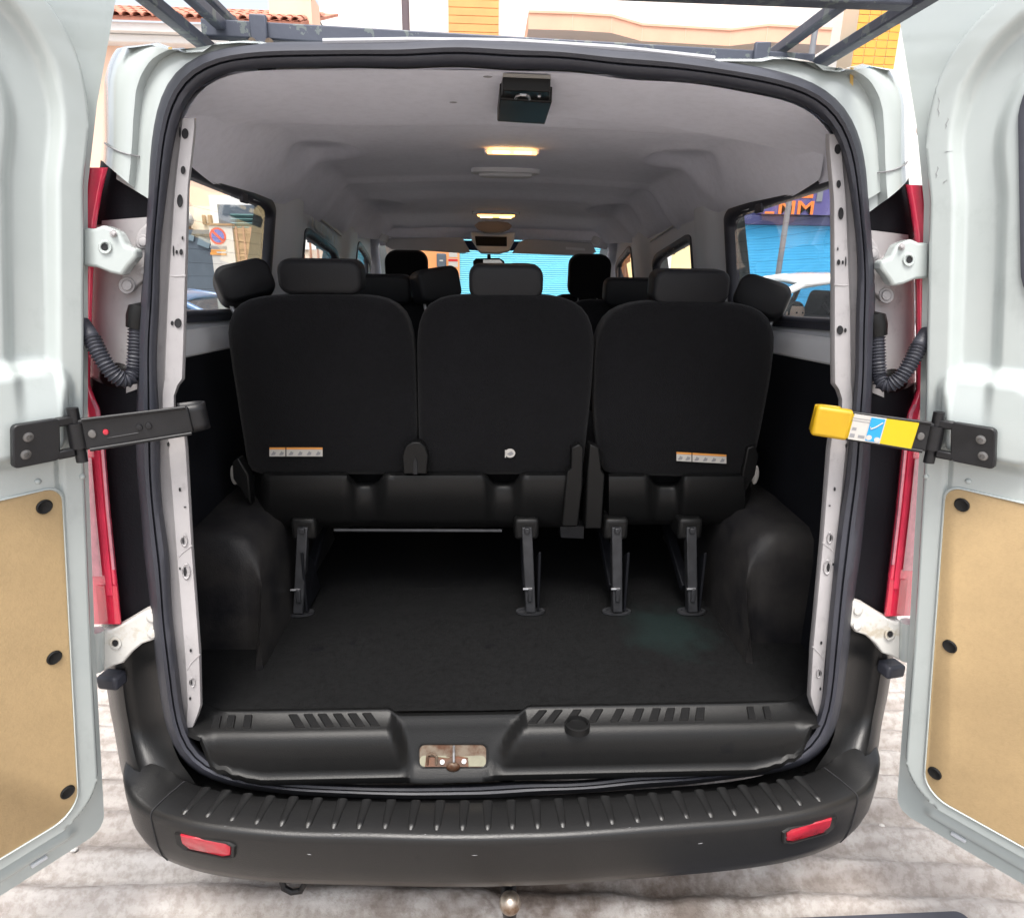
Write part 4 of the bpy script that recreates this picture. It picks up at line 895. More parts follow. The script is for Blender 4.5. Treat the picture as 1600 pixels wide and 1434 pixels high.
# legs
for par, (tx, ty, bx_, by_) in ((sL, (474, 822, 467, 952)), (sM, (823, 822, 829, 950)), (sR, (963, 822, 964, 950)), (sR, (1079, 822, 1081, 950))):
    foot = U(bx_, by_+4, 2, FZ+0.012); topp = U(tx, ty, 1, foot[1]+0.03); w_ = 0.0155; h_ = Vector(foot); t_ = Vector(topp)
    fr = MB().add([h_+Vector((-w_, -0.012, 0)), h_+Vector((w_, -0.012, 0)), t_+Vector((w_, -0.012, 0)), t_+Vector((-w_, -0.012, 0)), h_+Vector((-w_, 0.02, 0)), h_+Vector((w_, 0.02, 0)), t_+Vector((w_, 0.02, 0)), t_+Vector((-w_, 0.02, 0))],
                  [(0,1,2,3),(4,7,6,5),(0,4,5,1),(3,2,6,7),(0,3,7,4),(1,5,6,2)]).build('seat_leg', 'leg_steel', par, 30, bevel=0.003)
    mid = h_.lerp(t_, 0.22); MB().tube([mid+Vector((-0.022, -0.014, 0.02)), mid+Vector((0.006, -0.014, 0.02))], 0.004, 8).build('latch_pin', 'steel', par)
    MB().box(mid+Vector((0, -0.016, 0)), (0.014, 0.01, 0.045)).build('leg_catch', 'leg_steel', par, 30, bevel=0.003)
    MB().box(h_.lerp(t_, 0.97)+Vector((0, -0.014, 0)), (0.016, 0.012, 0.018)).build('leg_cap', 'leg_steel', par, 30, bevel=0.003)
    MB().prism([h_+Vector((0.02, 0.0, 0.0)), h_+Vector((0.02, 0.16, 0.0)), h_+Vector((0.02, 0.10, 0.13)), h_+Vector((0.02, 0.0, 0.20))], (0.008, 0, 0)).build('leg_bracket', 'dark_trim', par, 30, bevel=0.002)
    MB().box(t_+Vector((0, 0.04, -0.01)), (0.075, 0.09, 0.07)).build('leg_mount', 'black_plastic', par, 30, bevel=0.012, seg=3)
    rr_ = [(h_.x+0.045*math.cos(a), h_.y+0.005+0.022*math.sin(a)) for a in [2*math.pi*k/20 for k in range(20)]]
    MB().loft([[(a, b, FZ+0.004) for a, b in rr_], [(a, b, FZ+0.011) for a, b in rr_], [((a-h_.x)*0.8+h_.x, (b-h_.y)*0.8+h_.y, FZ+0.011) for a, b in rr_], [((a-h_.x)*0.75+h_.x, (b-h_.y)*0.75+h_.y, FZ+0.005) for a, b in rr_]], False, True).build('floor_anchor', 'leg_steel', par, 40)
    MB().box(h_.lerp(t_, 0.5)+Vector((0.0, 0.26, 0.02)), (0.03, 0.5, 0.03), Matrix.Rotation(R_(24), 3, 'X')).build('leg_brace', 'dark_trim', par, 30, bevel=0.004)
b0, b1 = U(522, 828, 1, 0.52), U(784, 829, 1, 0.52); MB().tube([b0, b1], 0.005, 8).build('release_bar', 'leg_steel', sL)
# second row
def MY(z): return 1.36+(1.25-z)*0.13
def box_back(name, x0, x1, z0, z1, fn, th, label=None):
    P = [(x, fn(z), z) for x, z in rrect(x0, x1, z0, z1, (0.03, 0.03, 0.09, 0.09), 8)]
    steps = [(0.6, (0, -0.02, 0)), (0.9, (0, -0.014, 0)), (0.985, (0, 0.0, 0)), (1.0, (0, 0.02, 0)), (0.98, (0, th, 0)), (0.9, (0, th+0.012, 0))]
    o = MB().loft(cushion(P, steps, 64, 1)).build(name, 'seat_fabric', van, 70)
    if label: o['label'] = label
    return o
for x0, x1, hx_, lab in ((-0.74, -0.26, -0.46, 'left back of the second seat row'), (-0.25, 0.23, 0.02, 'middle back of the second seat row'), (0.25, 0.74, 0.52, 'right back of the second seat row')):
    o = box_back('middle_row_back', x0, x1, 0.95, 1.50, MY, 0.10, lab)
    headrest(hx_, 1.475, 1.585, 0.22, 1.33, o, 0, R_(4), 'headrest_vinyl', 0.085, 0.03)
    MB().box(((x0+x1)/2, 1.68, 0.98), (x1-x0, 0.48, 0.17)).build('seat_cushion', 'seat_fabric', o, 30, bevel=0.05, seg=4)
    MB().box(((x0+x1)/2, 1.66, 0.78), (x1-x0-0.12, 0.36, 0.27)).build('seat_base', 'dark_trim', o, 30, bevel=0.02)
    if hx_ < 0:
        q0 = U(680, 446, 1, 1.22); headrest(q0[0], q0[2]-0.062, q0[2]+0.062, 0.16, 1.22, o, R_(-8), R_(-6), 'headrest_vinyl', 0.13, 0.03, R_(24))
# front row
def FY(z): return 2.52+(1.25-z)*0.16
for cx, hw, hz, lab in ((-0.50, 0.22, 1.705, 'left front seat back'), (0.14, 0.20, 1.645, 'middle front seat back'), (0.53, 0.22, 1.70, 'right front seat back')):
    o = box_back('front_seat_back', cx-hw, cx+hw, 0.95, hz-0.22, FY, 0.12, lab)
    headrest(cx, hz-0.24, hz, 0.235 if hz > 1.66 else 0.19, FY(hz-0.1), o, 0, R_(6), 'seat_fabric', 0.10, 0.06)
    MB().box((cx, 2.85, 1.0), (hw*2, 0.5, 0.18)).build('seat_cushion', 'seat_fabric', o, 30, bevel=0.05, seg=4)
    MB().box((cx, 2.85, 0.78), (hw*1.7, 0.4, 0.27)).build('seat_base', 'dark_trim', o, 30, bevel=0.02)

# ================================================================== ROOF RACK
rack = empty('roof_rack', (0, 0.2, 2.0)); tag(rack, 'dark worn steel ladder rack clamped on the van roof', 'roof rack')
rack.location = (0, 0, 0)
YB = 0.26
e0, e1 = U(318, 46, 1, YB), U(1268, 100, 1, YB); ZB = float((e0[2]+e1[2])/2)
def sq(a, b, w_, h_, name, m='rack_steel', bev=0.003):
    a, b = Vector(a), Vector(b); t = (b-a).normalized(); s_ = t.cross(Vector((0, 0, 1))).normalized(); u_ = s_.cross(t); V = []
    for p in (a, b):
        for i, j in ((-1, -1), (1, -1), (1, 1), (-1, 1)): V.append(p+s_*(i*w_/2)+u_*(j*h_/2))
    return MB().add(V, [(0,1,2,3),(7,6,5,4),(0,4,5,1),(1,5,6,2),(2,6,7,3),(3,7,4,0)]).build(name, m, rack, 30, bevel=bev)
sq((e0[0], YB, e0[2]), (e1[0], YB, e1[2]), 0.028, 0.031, 'cross_bar')
for yb in (1.1, 2.0): sq((e0[0], yb, ZB), (e1[0], yb, ZB), 0.028, 0.031, 'cross_bar')
f0, f1 = U(1000, -8, 1, -0.08), U(1402, -6, 1, -0.08)
sq((e0[0]-0.02, -0.08, f1[2]+0.004), (f1[0]+0.02, -0.08, f1[2]), 0.03, 0.034, 'cross_bar')
for (px, py, w_) in ((322, 62, 0.03), (346, 20, 0.024), (1276, 102, 0.03), (1228, 76, 0.024)):
    q = U(px, py, 1, YB); sq((q[0], -0.35, ZB+(0.02 if w_ < 0.03 else -0.016)), (q[0], 2.3, ZB+(0.02 if w_ < 0.03 else -0.016)), w_*0.9, 0.02, 'long_rail')
    if w_ >= 0.03: sq((q[0]-math.copysign(0.035, q[0]), -0.35, ZB+0.05), (q[0]-math.copysign(0.035, q[0]), 2.3, ZB+0.05), 0.018, 0.014, 'long_rail')
for (px, py) in ((404, 46), (1190, 88)):
    q = U(px, py, 1, YB-0.02); cz = Vector((q[0], YB-0.018, ZB if False else q[2]))
    MB().box(cz, (0.034, 0.012, 0.052)).build('clamp', 'rack_steel', rack, 30, bevel=0.003)
    for dx in (-0.012, 0.022): MB().tube([cz+Vector((dx, -0.004, -0.026)), cz+Vector((dx, -0.014, -0.026))], 0.008, 10).build('clamp_bolt', 'rusty_steel', rack)
    MB().box(cz+Vector((0.015, 0.012, -0.034)), (0.12, 0.03, 0.012)).build('clamp_foot', 'rack_steel', rack, 30, bevel=0.003)
    MB().box(cz+Vector((0.0, 0.03, -0.065)), (0.03, 0.03, 0.06)).build('rack_foot', 'rack_steel', rack, 30, bevel=0.003)

# ================================================================== GROUND
def ground_mat():
    m = bpy.data.materials.new('pavement_concrete'); m.use_nodes = True; n = m.node_tree; b = n.nodes['Principled BSDF']; L = n.links
    tc = n.nodes.new('ShaderNodeTexCoord'); b.inputs['Roughness'].default_value = 0.85
    def nz(scale, det, w_=None):
        t = n.nodes.new('ShaderNodeTexNoise'); t.inputs['Scale'].default_value = scale; t.inputs['Detail'].default_value = det; t.inputs['Roughness'].default_value = 0.65; L.new(tc.outputs['Object'], t.inputs['Vector']); return t
    a = nz(2.2, 6); c1 = n.nodes.new('ShaderNodeValToRGB'); c1.color_ramp.elements[0].position = 0.36; c1.color_ramp.elements[1].position = 0.66
    c1.color_ramp.elements[0].color = (0.42, 0.385, 0.36, 1); c1.color_ramp.elements[1].color = (0.53, 0.505, 0.485, 1); L.new(a.outputs[0], c1.inputs[0])
    d = nz(38, 8); c2 = n.nodes.new('ShaderNodeValToRGB'); c2.color_ramp.elements[0].position = 0.40; c2.color_ramp.elements[1].position = 0.55
    c2.color_ramp.elements[0].color = (0.70, 0.67, 0.64, 1); c2.color_ramp.elements[1].color = (1, 1, 1, 1); L.new(d.outputs[0], c2.inputs[0])
    mx = n.nodes.new('ShaderNodeMixRGB'); mx.blend_type = 'MULTIPLY'; mx.inputs[0].default_value = 0.75; L.new(c1.outputs[0], mx.inputs[1]); L.new(c2.outputs[0], mx.inputs[2])
    # oil-dark stains where vans stand
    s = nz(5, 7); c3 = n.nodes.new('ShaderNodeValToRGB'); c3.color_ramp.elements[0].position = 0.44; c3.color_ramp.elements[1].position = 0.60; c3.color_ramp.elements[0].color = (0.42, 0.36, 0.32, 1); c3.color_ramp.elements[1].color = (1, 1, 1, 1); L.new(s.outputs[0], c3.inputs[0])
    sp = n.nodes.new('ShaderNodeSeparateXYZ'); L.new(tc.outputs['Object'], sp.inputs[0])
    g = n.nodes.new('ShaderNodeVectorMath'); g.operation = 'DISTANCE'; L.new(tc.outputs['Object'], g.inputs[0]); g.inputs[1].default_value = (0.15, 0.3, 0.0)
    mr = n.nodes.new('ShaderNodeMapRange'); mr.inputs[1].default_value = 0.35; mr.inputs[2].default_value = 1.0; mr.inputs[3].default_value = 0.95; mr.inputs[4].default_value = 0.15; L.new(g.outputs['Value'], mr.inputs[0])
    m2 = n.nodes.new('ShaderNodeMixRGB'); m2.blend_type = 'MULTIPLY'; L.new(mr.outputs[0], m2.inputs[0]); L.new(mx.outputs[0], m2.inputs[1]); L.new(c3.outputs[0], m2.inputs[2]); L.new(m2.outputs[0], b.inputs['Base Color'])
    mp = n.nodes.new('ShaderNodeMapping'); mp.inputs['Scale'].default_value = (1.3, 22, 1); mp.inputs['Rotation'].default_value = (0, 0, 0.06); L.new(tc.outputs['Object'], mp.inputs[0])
    sk = n.nodes.new('ShaderNodeTexNoise'); sk.inputs['Scale'].default_value = 1.0; sk.inputs['Detail'].default_value = 6; L.new(mp.outputs[0], sk.inputs['Vector'])   # darker streaks drawn out along the ridges
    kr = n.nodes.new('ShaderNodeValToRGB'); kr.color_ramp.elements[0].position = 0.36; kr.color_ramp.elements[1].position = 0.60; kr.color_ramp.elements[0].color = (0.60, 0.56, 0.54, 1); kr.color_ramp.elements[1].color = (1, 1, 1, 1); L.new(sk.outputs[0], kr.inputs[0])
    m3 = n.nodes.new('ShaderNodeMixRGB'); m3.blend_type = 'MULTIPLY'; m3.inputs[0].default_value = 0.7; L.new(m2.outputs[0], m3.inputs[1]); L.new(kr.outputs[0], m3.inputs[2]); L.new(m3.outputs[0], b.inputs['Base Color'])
    f = nz(90, 10); bp = n.nodes.new('ShaderNodeBump'); bp.inputs['Strength'].default_value = 0.7; bp.inputs['Distance'].default_value = 0.006; L.new(f.outputs[0], bp.inputs['Height']); L.new(bp.outputs[0], b.inputs['Normal'])
    return m
def gh(x, y):
    k = math.exp(-((x/2.6)**4+((y-0.5)/2.4)**4))
    ph = (y+0.06*x+0.03*noise2(x, y, 1.3)+0.015*noise2(x, y, 5))/0.115
    rg = math.sin(2*math.pi*ph); rg = math.copysign(abs(rg)**0.55, rg)
    return k*(0.022*rg+0.006*noise2(x, y, 7)+0.006*noise2(x+9, y, 19)+0.003*noise2(x, y+5, 45))-0.02*k
gx = [-150, -80, -40, -20, -10, -5]+list(np.linspace(-3, 3, 240))+[5, 10, 20, 40, 80, 150]; gy = [-150, -60, -25, -10, -4]+list(np.linspace(-1.6, 3.2, 250))+[5, 8, 14, 25, 60, 150]
G = [[(x, y, gh(x, y)) for x in gx] for y in gy]
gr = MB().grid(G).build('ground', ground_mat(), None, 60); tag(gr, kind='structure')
# little stones lying on the concrete
me = None
for k in range(26):
    a = random.uniform(-1.7, 1.7); b = random.uniform(-0.1, 1.2)
    if abs(a) < 0.95 and b > 0.05: a = math.copysign(random.uniform(1.0, 1.7), a)
    m = MB(); r = random.uniform(0.003, 0.009); m.sphere((0, 0, 0), r, 7, 5, (1.3, 1.0, 0.7)); o = m.build('pebble', mat('pebble_%d' % (k % 4), *([((0.62, 0.60, 0.57), 0.8), ((0.4, 0.34, 0.28), 0.85), ((0.75, 0.74, 0.72), 0.7), ((0.2, 0.18, 0.16), 0.8)][k % 4])) if k < 4 else 'pebble_%d' % (k % 4), None, 0)
    o.location = (a, b, gh(a, b)+r*0.5); o.rotation_euler = (0, 0, random.uniform(0, 3))
    tag(o, 'tiny loose stone lying on the ridged concrete by the van', 'stone', 'loose stones on the concrete')
# rubber mat at the camera's feet
mp = [U(x, y, 2, 0.03) for x, y in ((1060, 1438), (1494, 1420), (1506, 1428))]
x0, y0 = mp[0][0], mp[0][1]; x1, y1 = mp[1][0], mp[1][1]
dv = Vector((x1-x0, y1-y0, 0)); ln = dv.length; dv.normalize(); pv = Vector((dv.y, -dv.x, 0))
mo = empty('floor_mat', (x0, y0, 0.0)); tag(mo, 'black ribbed rubber mat lying flat on the concrete behind the van', 'mat')
def mq(a, b, z): return Vector((0, 0, 0.012+z))+dv*a+pv*b
rim_o = rrect(0, ln+0.02, 0.0, 0.55, 0.025, 5)
MB().loft([[mq(a, b, 0) for a, b in rim_o], [mq(a, b, 0.012) for a, b in rim_o], [mq(0.03+(a)*(ln-0.04)/(ln+0.02), 0.028+b*0.494/0.55, 0.012) for a, b in rim_o], [mq(0.033+(a)*(ln-0.046)/(ln+0.02), 0.031+b*0.488/0.55, 0.006) for a, b in rim_o]], True, True).build('mat_body', 'rubber', mo, 30)
for k in range(int((ln-0.08)/0.016)): MB().box(mq(0.045+0.016*k, 0.27, 0.009), (0.007, 0.45, 0.006), Matrix.Rotation(math.atan2(pv.y, pv.x)-math.pi/2, 3, 'Z')).build('mat_rib', 'rubber', mo, 30)

# ================================================================== STREET BEHIND
mat('salmon_render', (0.84, 0.58, 0.44), 0.9, var=0.07, vscale=1.2, bump=0.1, bscale=12)
mat('cream_render', (0.86, 0.74, 0.60), 0.9, var=0.06, vscale=1.5, bump=0.1, bscale=12)
mat('white_render', (0.80, 0.79, 0.77), 0.9, var=0.04, vscale=1.0, bump=0.1, bscale=10)
mat('yellow_render', (0.82, 0.64, 0.34), 0.9, var=0.06, vscale=2, bump=0.1, bscale=14)
mat('orange_render', (0.86, 0.36, 0.14), 0.85, var=0.06, vscale=2, bump=0.08, bscale=14)
mat('coral_render', (0.72, 0.42, 0.30), 0.9, var=0.08, vscale=2, bump=0.1, bscale=10)
mat('terracotta', (0.52, 0.22, 0.15), 0.85, var=0.25, vscale=3, bump=0.15, bscale=20)
mat('orange_tile', (0.72, 0.36, 0.06), 0.35, var=0.10, vscale=0.8)
mat('grout', (0.60, 0.52, 0.40), 0.9)
mat('blue_shutter', (0.06, 0.42, 0.74), 0.5, var=0.10, vscale=1.5)
mat('cyan_shutter', (0.17, 0.64, 0.84), 0.5, var=0.08, vscale=1.5)
mat('navy_panel', (0.045, 0.05, 0.15), 0.5, var=0.1)
mat('sign_orange', (0.85, 0.20, 0.03), 0.5)
mat('gate_grey', (0.085, 0.11, 0.14), 0.6, var=0.15, vscale=2)
mat('louvre_green', (0.08, 0.17, 0.17), 0.6, var=0.2)
mat('wicker', (0.33, 0.20, 0.11), 0.85, var=0.3, vscale=12)
mat('sign_red', (0.55, 0.02, 0.02), 0.4); mat('sign_blue', (0.03, 0.08, 0.40), 0.4)
mat('pole_grey', (0.22, 0.23, 0.25), 0.5, 0.3, var=0.1)
mat('window_dark', (0.05, 0.06, 0.07), 0.12, coat=0.5)
mat('brick_brown', (0.33, 0.17, 0.11), 0.9, var=0.25, vscale=6)
def B(px, py, Y, dy=0.0): q = U(px, py, 1, Y); return Vector((q[0], Y+dy, q[2]))
def wallbox(x0, x1, Y, z0, z1, dep, name, m, parent, bev=0.0):
    return MB().box(((x0+x1)/2, Y+dep/2, (z0+z1)/2), (abs(x1-x0), dep, abs(z1-z0))).build(name, m, parent, 30, bevel=bev)
# ---- house on the left, tiled eave
YL = 11.0
lh = empty('tiled_house', (-8, YL, 0)); lh.location = (0, 0, 0)
tag(lh, 'salmon house with terracotta tiled eave and a white framed shuttered window', 'house')
xe = B(478, 30, YL).x; ze = float(np.mean([B(200, 44, YL).z, B(470, 62, YL).z]))
wallbox(-16, xe-0.25, YL, 0, 2.62, 4.0, 'lower_wall', 'cream_render', lh); wallbox(-16, xe-0.25, YL+0.003, 2.62, ze-0.2, 4.0, 'upper_wall', 'salmon_render', lh)
wallbox(-16, xe-0.05, YL-0.35, ze-0.10, ze+0.02, 4.6, 'eave_board', 'white_render', lh); wallbox(-16, xe-0.12, YL-0.22, ze-0.22, ze-0.105, 4.3, 'cornice', 'white_render', lh, 0.02)
rf = MB().prism([(-16, YL-0.42, ze+0.025), (xe+0.02, YL-0.42, ze+0.025), (xe+0.02, YL+2.6, ze+1.15), (-16, YL+2.6, ze+1.15)], (0, 0, 0.05)).build('roof', 'terracotta', lh)
tl = MB(); n = 10
tl.loft([[(r*math.cos(a), y, r*math.sin(a)*0.8+y*0.0) for a in [math.pi*k/n for k in range(n+1)]]+[((r-0.012)*math.cos(a), y, (r-0.012)*math.sin(a)*0.8) for a in [math.pi*k/n for k in reversed(range(n+1))]] for y, r in ((0.0, 0.078), (0.40, 0.066))])
tile = tl.build('roof_tile', 'terracotta', rf, 50); sl_ = math.atan2(1.125, 3.02); first = True
for c_ in range(26):
    for r_ in range(6):
        o = tile if first else tile.copy()
        if not first: link(o, rf)
        first = False
        o.location = (xe-0.06-0.165*c_, YL-0.45+0.33*r_*math.cos(sl_), ze+0.075+0.33*r_*math.sin(sl_)+0.008*(r_ % 2)); o.rotation_euler = (sl_, random.uniform(-0.03, 0.03), random.uniform(-0.03, 0.03))
MB().box((B(450, 5, YL).x, YL+0.4, ze+0.42), (0.7, 0.6, 0.5)).build('chimney', 'salmon_render', lh)
# window with louvres
a0, a1 = B(327, 306, YL), B(425, 306, YL); w0 = B(341, 320, YL)
zt, zb = a0.z, B(341, 375, YL).z
wf = wallbox(a0.x, a1.x+0.8, YL-0.04, zb-0.15, zt, 0.06, 'window_surround', 'white_render', lh, 0.01)
wallbox(w0.x, a1.x+0.5, YL-0.055, zb, w0.z, 0.02, 'window_recess', 'gate_grey', wf)
for k in range(9): MB().box(((w0.x+0.22+a1.x+0.45)/2, YL-0.075, w0.z-0.18-0.07*k), (a1.x+0.45-w0.x-0.22, 0.03, 0.045), Matrix.Rotation(R_(35), 3, 'X')).build('louvre', 'louvre_green', wf, 0)
# wall lamp, vents
c = B(300, 344, YL); lm = MB().sphere((c.x, YL-0.14, c.z), 0.11, 12, 8, (0.8, 0.8, 1.1)).build('wall_lamp', 'label_white', lh); MB().tube([(c.x, YL, c.z-0.18), (c.x, YL-0.14, c.z-0.16), (c.x, YL-0.14, c.z-0.09)], 0.03, 8).build('lamp_arm', 'wicker', lm)
for px in (321, 331): c = B(px, 344, YL); MB().box((c.x, YL-0.05, c.z), (0.06, 0.08, 0.16), Matrix.Rotation(R_(15 if px < 325 else -15), 3, 'Z')).build('wall_bracket', 'wicker', lh, 30, bevel=0.01)
# gate in front, sign board, wicker screen
zg = B(300, 361, YL-0.6).z; xg = B(330, 361, YL-0.6).x
gt = empty('metal_gate', (0, 0, 0)); tag(gt, 'dark blue grey sheet metal gate in front of the salmon house', 'gate')
for k in range(5): wallbox(-12+(xg+12+0.9)/5*k, -12+(xg+12+0.9)/5*(k+1)-0.012, YL-0.6, 0.05, zg, 0.05, 'gate_sheet', 'gate_grey', gt)
wallbox(-12, xg+0.9, YL-0.63, zg-0.05, zg+0.02, 0.09, 'top_rail', 'gate_grey', gt)
for (px, py, w_, h_) in ((294, 370, 0.18, 0.1), (318, 379, 0.2, 0.14)): c = B(px, py, YL-0.64); MB().box((c.x, YL-0.62, c.z), (w_, 0.02, h_), Matrix.Rotation(R_(20), 3, 'Y')).build('paper_notice', mat('paper_blue', (0.16, 0.22, 0.26), 0.7) if px == 294 else 'paper_blue', gt)
YS = YL-1.0
s0, s1 = B(325.5, 352, YS), B(362, 352, YS); sb = empty('notice_board', (0, 0, 0)); tag(sb, 'tall white board with a round no parking sign by the gate', 'sign')
wallbox(s0.x, s1.x, YS, 0, s0.z, 0.08, 'board', 'label_white', sb, 0.01); wallbox(s0.x-0.02, s1.x+0.01, YS-0.02, s0.z, s0.z+0.03, 0.12, 'board_cap', 'wicker', sb)
c = B(340.5, 369, YS); cr_ = 0.135
def disc(r, d, name, m, par): return MB().add([(c.x+r*math.cos(a), YS-d, c.z+r*math.sin(a)) for a in [2*math.pi*k/28 for k in range(28)]], [tuple(range(28))]).build(name, m, par, 0)
disc(cr_, 0.006, 'sign_ring', 'sign_red', sb); disc(cr_*0.76, 0.009, 'sign_face', 'sign_blue', sb)
MB().box((c.x, YS-0.012, c.z), (0.04, 0.004, cr_*1.6), Matrix.Rotation(R_(-45), 3, 'Y')).build('sign_slash', 'sign_red', sb)
for (py, w_, h_, m_) in ((386, 0.27, 0.035, 'label_grey'), (392.5, 0.24, 0.045, 'label_orange'), (396.5, 0.26, 0.04, 'label_orange')):
    q = B(341.5, py, YS); MB().box((q.x, YS-0.008, q.z), (w_, 0.01, h_)).build('sign_plate', m_, sb)
q = B(347, 394.5, YS); MB().box((q.x, YS-0.016, q.z), (0.16, 0.006, 0.03)).build('sign_plate', 'label_white', sb)
w0, w1 = B(363, 356, YS), B(410, 356, YS); wk = empty('wicker_screen', (0, 0, 0)); tag(wk, 'brown woven wicker fence panel beside the white notice board', 'fence')
wallbox(w0.x, w1.x+0.6, YS+0.05, 0, w0.z, 0.03, 'backing', 'wicker', wk)
for k in range(12): wallbox(w0.x+0.03+0.12*k, w0.x+0.06+0.12*k, YS+0.02, 0.02, w0.z+0.02, 0.03, 'stake', 'brick_brown', wk)
for k in range(14): wallbox(w0.x, w1.x+0.6, YS+0.035, w0.z-0.09-0.12*k, w0.z-0.06-0.12*k, 0.02, 'weave_band', 'wicker', wk)
# ---- pale house with brick porch seen through the sliding door glass
YP = 13.0
ph = empty('pale_house', (0, 0, 0)); tag(ph, 'pale plastered house with a small brown brick porch', 'house')
p0, p1 = B(440, 340, YP), B(600, 340, YP)
wallbox(p0.x-1.0, p1.x-0.3, YP, 0, 4.2, 4, 'wall', 'white_render', ph); q0, q1 = B(480, 376, YP-0.5), B(516, 402, YP-0.5)
pc_ = MB().prism([(q0.x, YP-0.5, 0), (q0.x, YP-0.5, q0.z-0.25), (q0.x+0.25, YP-0.5, q0.z-0.1), (q0.x+0.3, YP-0.5, q0.z), (q1.x+0.5, YP-0.5, q0.z), (q1.x+0.5, YP-0.5, 0)], (0, 0.5, 0)).build('porch', 'brick_brown', ph)
wallbox(q0.x+0.15, q1.x+0.6, YP-0.56, q0.z-0.22, q0.z-0.17, 0.62, 'porch_band', 'gate_grey', ph)
# ---- shop in front of the van: orange wall and pale blue shutter
YF = 13.0
sh = empty('corner_shop', (0, 0, 0)); tag(sh, 'corner shop with orange wall and pale blue roller shutter ahead of the van', 'shop')
o0, o1, c1_ = B(628, 400, YF).x, B(718, 400, YF).x, B(955, 400, YF).x
wallbox(o0, o1, YF, 0, 3.4, 1, 'orange_wall', 'orange_render', sh)
G = []
for k in range(241):
    z = 0.02+0.01125*k; G.append([(x, YF+0.05-0.014*abs(math.sin(math.pi*k/4)), z) for x in (o1, c1_)])
MB().grid(G).build('roller_shutter', 'cyan_shutter', sh, 50)
wallbox(o1, c1_, YF-0.02, 2.72, 3.4, 1, 'fascia', 'navy_panel', sh)
q = B(690, 407, YF); mb = wallbox(q.x-0.1, q.x+0.1, YF-0.1, q.z-0.14, q.z+0.14, 0.1, 'letter_box', 'gate_grey', sh, 0.02)
wallbox(q.x-0.035, q.x+0.035, YF-0.106, q.z-0.02, q.z+0.01, 0.004, 'letter_box_plate', 'label_white', sh)
q = B(708, 398, YF); wallbox(q.x-0.09, q.x+0.09, YF-0.01, q.z-0.05, q.z+0.06, 0.01, 'notice', 'label_white', sh); q = B(708, 411, YF); wallbox(q.x-0.1, q.x+0.1, YF-0.01, q.z-0.08, q.z+0.09, 0.01, 'notice', 'label_white', sh)
wallbox(q.x-0.1, q.x+0.1, YF-0.014, q.z+0.03, q.z+0.08, 0.004, 'notice_header', 'sign_red', sh)
# ---- yellow house and the blue shutter shop on the right
yh = empty('yellow_house', (0, 0, 0)); tag(yh, 'yellow rendered house with a white framed window beside the blue shop', 'house')
y0, y1 = B(962, 400, YF).x, B(1153, 400, YF).x
wallbox(y0, y1, YF+0.02, 0, 4.6, 3, 'wall', 'yellow_render', yh)
a, b = B(1026, 400, YF), B(1044, 400, YF); wn = wallbox(a.x-0.06, b.x+0.06, YF-0.06, 0.9, 2.55, 0.08, 'window', 'white_render', yh, 0.01); wallbox(a.x+0.1, b.x-0.03, YF-0.07, 1.0, 2.45, 0.02, 'window_pane', 'window_dark', wn)
bs = empty('shutter_shop', (0, 0, 0)); tag(bs, 'shop with bright blue roller shutter under a navy sign with orange letters', 'shop')
b0, b1 = y1+0.06, B(1345, 400, YF).x
zs1 = B(1230, 352, YF).z; zs2_ = B(1230, 338, YF).z
G = []
for k in range(321):
    z = 0.02+(zs1-0.02)*k/320; G.append([(x, YF+0.05-0.012*abs(math.sin(math.pi*k/4)), z) for x in (b0, b1)])
MB().grid(G).build('roller_shutter', 'blue_shutter', bs, 50)
wallbox(b0-0.1, b1, YF-0.08, zs1, zs2_, 0.4, 'shutter_housing', 'navy_panel', bs, 0.01); wallbox(b0+0.3, b1, YF-0.2, zs2_+0.02, zs2_+1.5, 0.5, 'sign_panel', mat('indigo_panel', (0.09, 0.075, 0.24), 0.5), bs)
wallbox(b0, b1, YF+0.1, zs1, 4.4, 1.5, 'wall', 'navy_panel', bs)
def text(s_, size, loc, m, parent, name):
    cu = bpy.data.curves.new(name, 'FONT'); cu.body = s_; cu.size = size; cu.extrude = 0.01; cu.offset = 0.012; cu.align_x = 'LEFT'
    o = bpy.data.objects.new(name, cu); COL.objects.link(o); dg = bpy.context.evaluated_depsgraph_get(); me_ = bpy.data.meshes.new_from_object(o.evaluated_get(dg)); bpy.data.objects.remove(o)
    ob = link(bpy.data.objects.new(name, me_), parent); me_.materials.clear(); me_.materials.append(MATS[m]); ob.location = loc; ob.rotation_euler = (R_(90), 0, 0); return ob
l0, l1 = B(1213, 335, YF-0.21), B(1270, 315, YF-0.21)
t_ = text('MM', 1.0, (l0.x, YF-0.215, l0.z+0.01), 'sign_orange', bs, 'sign_letters'); d_ = t_.dimensions; bpy.context.view_layer.update(); d_ = t_.dimensions
t_.scale = ((l1.x-l0.x)/max(d_.x, 0.01), (l1.z-l0.z)/max(d_.y, 0.01), 1)
wallbox(l0.x-0.25, l0.x-0.05, YF-0.215, l0.z+0.01, l0.z+0.05, 0.02, 'sign_letter_foot', 'sign_orange', bs)
q0, q1 = B(1236, 309, YF-0.21), B(1271, 302, YF-0.21); wallbox(q0.x, q1.x, YF-0.215, q0.z, q0.z+0.6, 0.02, 'sign_stripe', 'sign_orange', bs)
q0, q1 = B(1275, 315, YF-0.21), B(1286, 300, YF-0.21); wallbox(q0.x, q1.x, YF-0.22, q0.z, q0.z+0.4, 0.03, 'sign_badge', 'pole_grey', bs)
